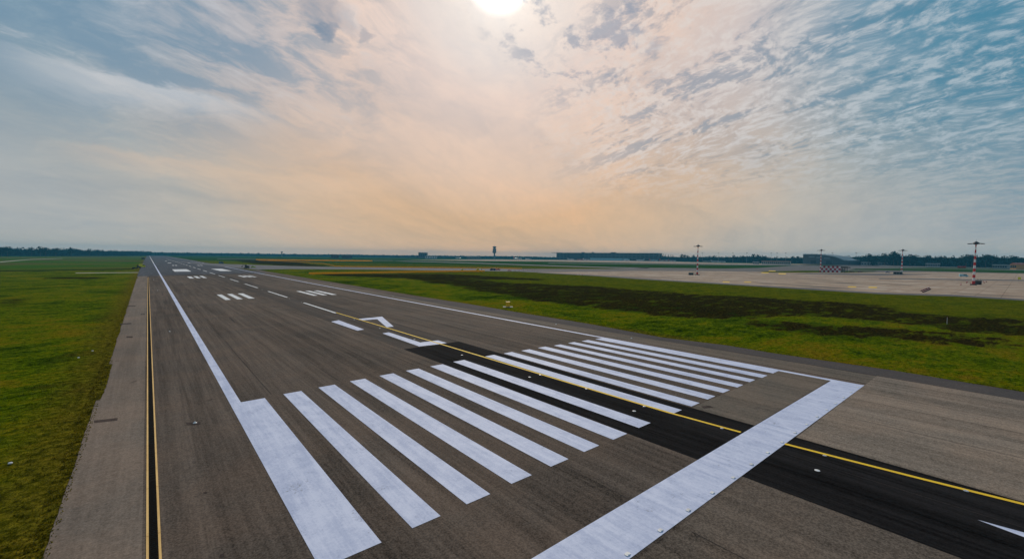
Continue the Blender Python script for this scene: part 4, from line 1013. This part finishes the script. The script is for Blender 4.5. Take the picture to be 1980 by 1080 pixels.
def ridge(name, line, back, k_=.8):   # rising ground the woods stand on
    mb = MB()
    for i in range(len(line) - 1):
        A, B = Vector(line[i]), Vector(line[i + 1])
        da = (A.xy - CAM.xy).normalized(); db = (B.xy - CAM.xy).normalized()
        q0 = (A.x + da.x * 20, A.y + da.y * 20, -.5); q1 = (B.x + db.x * 20, B.y + db.y * 20, -.5)
        q2 = (B.x + db.x * back, B.y + db.y * back, B.z * k_); q3 = (A.x + da.x * back, A.y + da.y * back, A.z * k_)
        q4 = (B.x + db.x * back * 4, B.y + db.y * back * 4, 0); q5 = (A.x + da.x * back * 4, A.y + da.y * back * 4, 0)
        mb.add([q0, q1, q2, q3], [(0, 1, 2, 3)]); mb.add([q3, q2, q4, q5], [(0, 1, 2, 3)])
    return tag(mb.build(name, 'hill green'), None, None, None, 'structure')
lineL = [(-429, 1940, 28.8), (-381, 2000, 29.1), (-369, 2052, 30.8), (-332, 2108, 26.2), (-311, 2111, 31.0), (-291, 2164, 27.5), (-250, 2269, 29.2), (-231, 2371, 25.3), (-178, 2475, 25.4), (-101, 2678, 24.6), (-26, 2979, 23.5)]
lineM = [(-37, 3079, 22.5), (90, 3177, 22.3), (246, 3267, 22.2), (381, 3253, 22.1), (581, 3221, 20.7), (824, 3165, 19.9), (1080, 3085, 22.0), (1344, 2977, 19.6), (1431, 2823, 19.9), (1521, 2544, 19.7), (1640, 2346, 19.6), (1741, 2143, 20.8), (1892, 2010, 18.9), (1914, 1847, 15.5)]
lineC = [(2010, 1234, 29.6), (1999, 1052, 25.2), (1931, 965, 26.3), (1901, 790, 28.2), (1833, 691, 32.2), (1846, 657, 31.4), (1807, 616, 25.2), (1837, 520, 27.0), (1773, 366, 32.7)]
lineR = [(1723, 361, 30.5), (1709, 332, 30.4), (1638, 274, 33.6), (1644, 239, 36.3), (1599, 204, 35.0), (1604, 157, 29.7), (1556, 142, 29.1), (1560, 94, 28.7), (1561, 76, 32.0), (1563, 49, 32.4), (1514, 6, 29.3), (1514, -18, 30.6), (1463, -89, 31.4)]
wood('woodland', 'dark blue green woodland along the horizon at the left', lineL, 26, 3, 11, 9, 95, 1.9, 'foliage')
wood('woodland', 'thin hazy band of woodland along the far horizon', lineM, 34, 2, 17, 13, 26, 3.4, 'foliage')
wood('woodland', 'dark woodland behind the airliners and the low buildings', lineC, 22, 3, 9, 7.5, 70, 1.8, 'foliage')
wood('woodland', 'tall dark woodland at the right behind the apron', lineR, 22, 4, 9, 8, 95, 1.7, 'foliage dark')
ridge('hill', lineL, 60, .78); ridge('hill', lineM, 80, .85); ridge('hill', lineC, 55, .8); ridge('hill', lineR, 75, .82)
def tree(label, pt, ht, rx, group, kind='round', nq=150):
    t_ = thing('cypress_tree' if kind == 'cypress' else 'tree', label, 'tree', (pt[0], pt[1], 0), 0, group)
    tr = MB(); tr.cyl((0, 0, 0), (0, 0, ht * .55), ht * .022, ht * .012, 7)
    for k in range(5):
        a = k * 1.26; tr.cyl((0, 0, ht * (.25 + .05 * k)), (rx * .6 * math.cos(a), rx * .6 * math.sin(a), ht * (.5 + .06 * k)), ht * .008, ht * .004, 5)
    tr.build('trunk', 'bark', t_)
    cr = MB()
    if kind == 'cypress':
        for k in range(6): crown_faces(cr, 0, 0, ht * (.2 + .14 * k), rx * (1 - .14 * k), ht * .13, nq // 6, ht * .035)
    else:
        for k in range(6):
            a = k * 1.05; r_ = rx * (.45 if k else 0); crown_faces(cr, r_ * math.cos(a), r_ * math.sin(a), ht * (.58 + .06 * (k % 3)), rx * .62, ht * .30, nq // 6, ht * .05)
        crown_faces(cr, 0, 0, ht * .86, rx * .4, ht * .14, nq // 5, ht * .04)
    cr.build('crown', 'foliage dark', t_)
    return t_
for pts, grp, lb, rx, kind in (
    ([(-304, 1910, 29.1), (-286, 1913, 32.2), (-275, 1914, 29.6), (-257, 1947, 28.4), (-225, 1970, 30.6), (-191, 2073, 27.7), (-342, 1854, 30.6), (-353, 1852, 28.8), (-174, 2175, 26.5)], 'trees standing out of the left woodland', 'dark rounded tree standing out of the left woodland', 12, 'round'),
    ([(1807, 1086, 35.5), (1813, 1076, 35.8), (1818, 1068, 33.3), (1825, 1056, 31.2), (1830, 1046, 32.2), (1835, 1039, 30.9)], 'pointed trees right of the terminal', 'dark pointed tree in the row right of the terminal', 4.2, 'cypress'),
    ([(1809, 981, 35.0), (1816, 970, 32.5), (1821, 960, 30.5), (1788, 915, 30.8), (1770, 838, 28.3), (1778, 822, 28.8), (1761, 735, 31.1), (1774, 705, 28.9)], 'rounded trees left of the tall pair', 'dark rounded tree above the central treeline', 8, 'round'),
    ([(1741, 652, 35.1), (1746, 638, 34.1)], 'the tall pair of trees in the central woodland', 'one of a tall close pair of trees in the middle of the central woodland', 9, 'round'),
    ([(1734, 518, 28.6), (1738, 503, 27.3), (1706, 601, 26.4)], 'small trees left of the hangar', 'small dark tree on the skyline left of the hangar', 6, 'round'),
    ([(1808, 439, 35.9), (1812, 420, 34.5)], 'trees behind the hangar roof', 'dark tree rising behind the hangar roof', 10, 'round'),
    ([(1587, 277, 34.2), (1593, 241, 36.5), (1586, 221, 40.9), (1588, 212, 35.7), (1551, 182, 33.3), (1552, 172, 31.7), (1535, 147, 30.2), (1518, 121, 29.3), (1511, 74, 32.5), (1512, 64, 31.5), (1503, 41, 32.3), (1503, 30, 30.8), (1484, -0, 30.0)], 'large trees of the right woodland', 'large dark tree at the front of the right woodland', 11, 'round')):
    for q_ in pts: tree(lb, q_, q_[2], rx * random.uniform(.85, 1.15), grp, kind)

# ------------------------------------------------------------------ grass tufts
def tufts(name, areas, hgt, dens_list, label):
    mb = MB(); V, F = mb.v, mb.f
    for (x0, x1, y0, y1), n_ in zip(areas, dens_list):
        for _ in range(n_):
            x_ = random.uniform(x0, x1); y_ = random.uniform(y0, y1)
            if soil_at(x_, y_) > 0: continue
            s_ = hgt * random.uniform(.5, 1.3); a = random.uniform(0, math.pi)
            for k in range(2):
                a += 1.7; c, q1 = math.cos(a) * s_ * .45, math.sin(a) * s_ * .45
                lx, ly = random.uniform(-.4, .4) * s_, random.uniform(-.4, .4) * s_
                o = len(V); V += [(x_ - c, y_ - q1, 0), (x_ + c, y_ + q1, 0), (x_ + lx, y_ + ly, s_)]; F.append((o, o + 1, o + 2)); mb.mi.append(0)
    return tag(mb.build(name, 'grass blades'), label, None, None, 'stuff')
tufts('grass', [(-62, -40.3, -8, 12), (-95, -40.3, 12, 50), (-110, -40.3, 50, 110), (-41.0, -39.95, -8, 60), (-41.4, -40.2, 60, 160)], .10, [9000, 9000, 3000, 2500, 1000], 'short green and brown grass left of the runway')
tufts('grass', [(41.2, 75, -40, 20), (40.0, 60, 20, 80)], .12, [4000, 2000], 'short green grass right of the runway')
e = MB()
for i in range(len(right_edge) - 2):
    A, B = Vector(right_edge[i]), Vector(right_edge[i + 1]); Ln = (B - A).length
    for _ in range(int(Ln * 6)):
        p0 = A.lerp(B, random.random()); x_ = p0.x + random.uniform(-.25, .8); y_ = p0.y; s_ = random.uniform(.06, .18); a = random.uniform(0, 3.14)
        c, q1 = math.cos(a) * s_ * .5, math.sin(a) * s_ * .5
        e.add([(x_ - c, y_ - q1, 0), (x_ + c, y_ + q1, 0), (x_ + random.uniform(-.1, .1), y_, s_)], [(0, 1, 2)])
tag(e.build('grass', 'grass blades'), 'brownish grass fringe along the right shoulder edge', None, None, 'stuff')

# ------------------------------------------------------------------ haze
hz = MB(); hz.box(0, 0, 49.0, 14400, 14400, 100.0)
m = bpy.data.materials.new('haze air'); m.use_nodes = True; M['haze'] = m
nt = m.node_tree; nt.nodes.clear()
o_ = nt.nodes.new('ShaderNodeOutputMaterial'); v_ = nt.nodes.new('ShaderNodeVolumePrincipled')
v_.inputs['Color'].default_value = (0.14, 0.60, 0.92, 1); v_.inputs['Density'].default_value = 0.00011; v_.inputs['Anisotropy'].default_value = 0.0
nt.links.new(v_.outputs[0], o_.inputs['Volume'])
ho = hz.build('haze', 'haze'); tag(ho, kind='stuff')
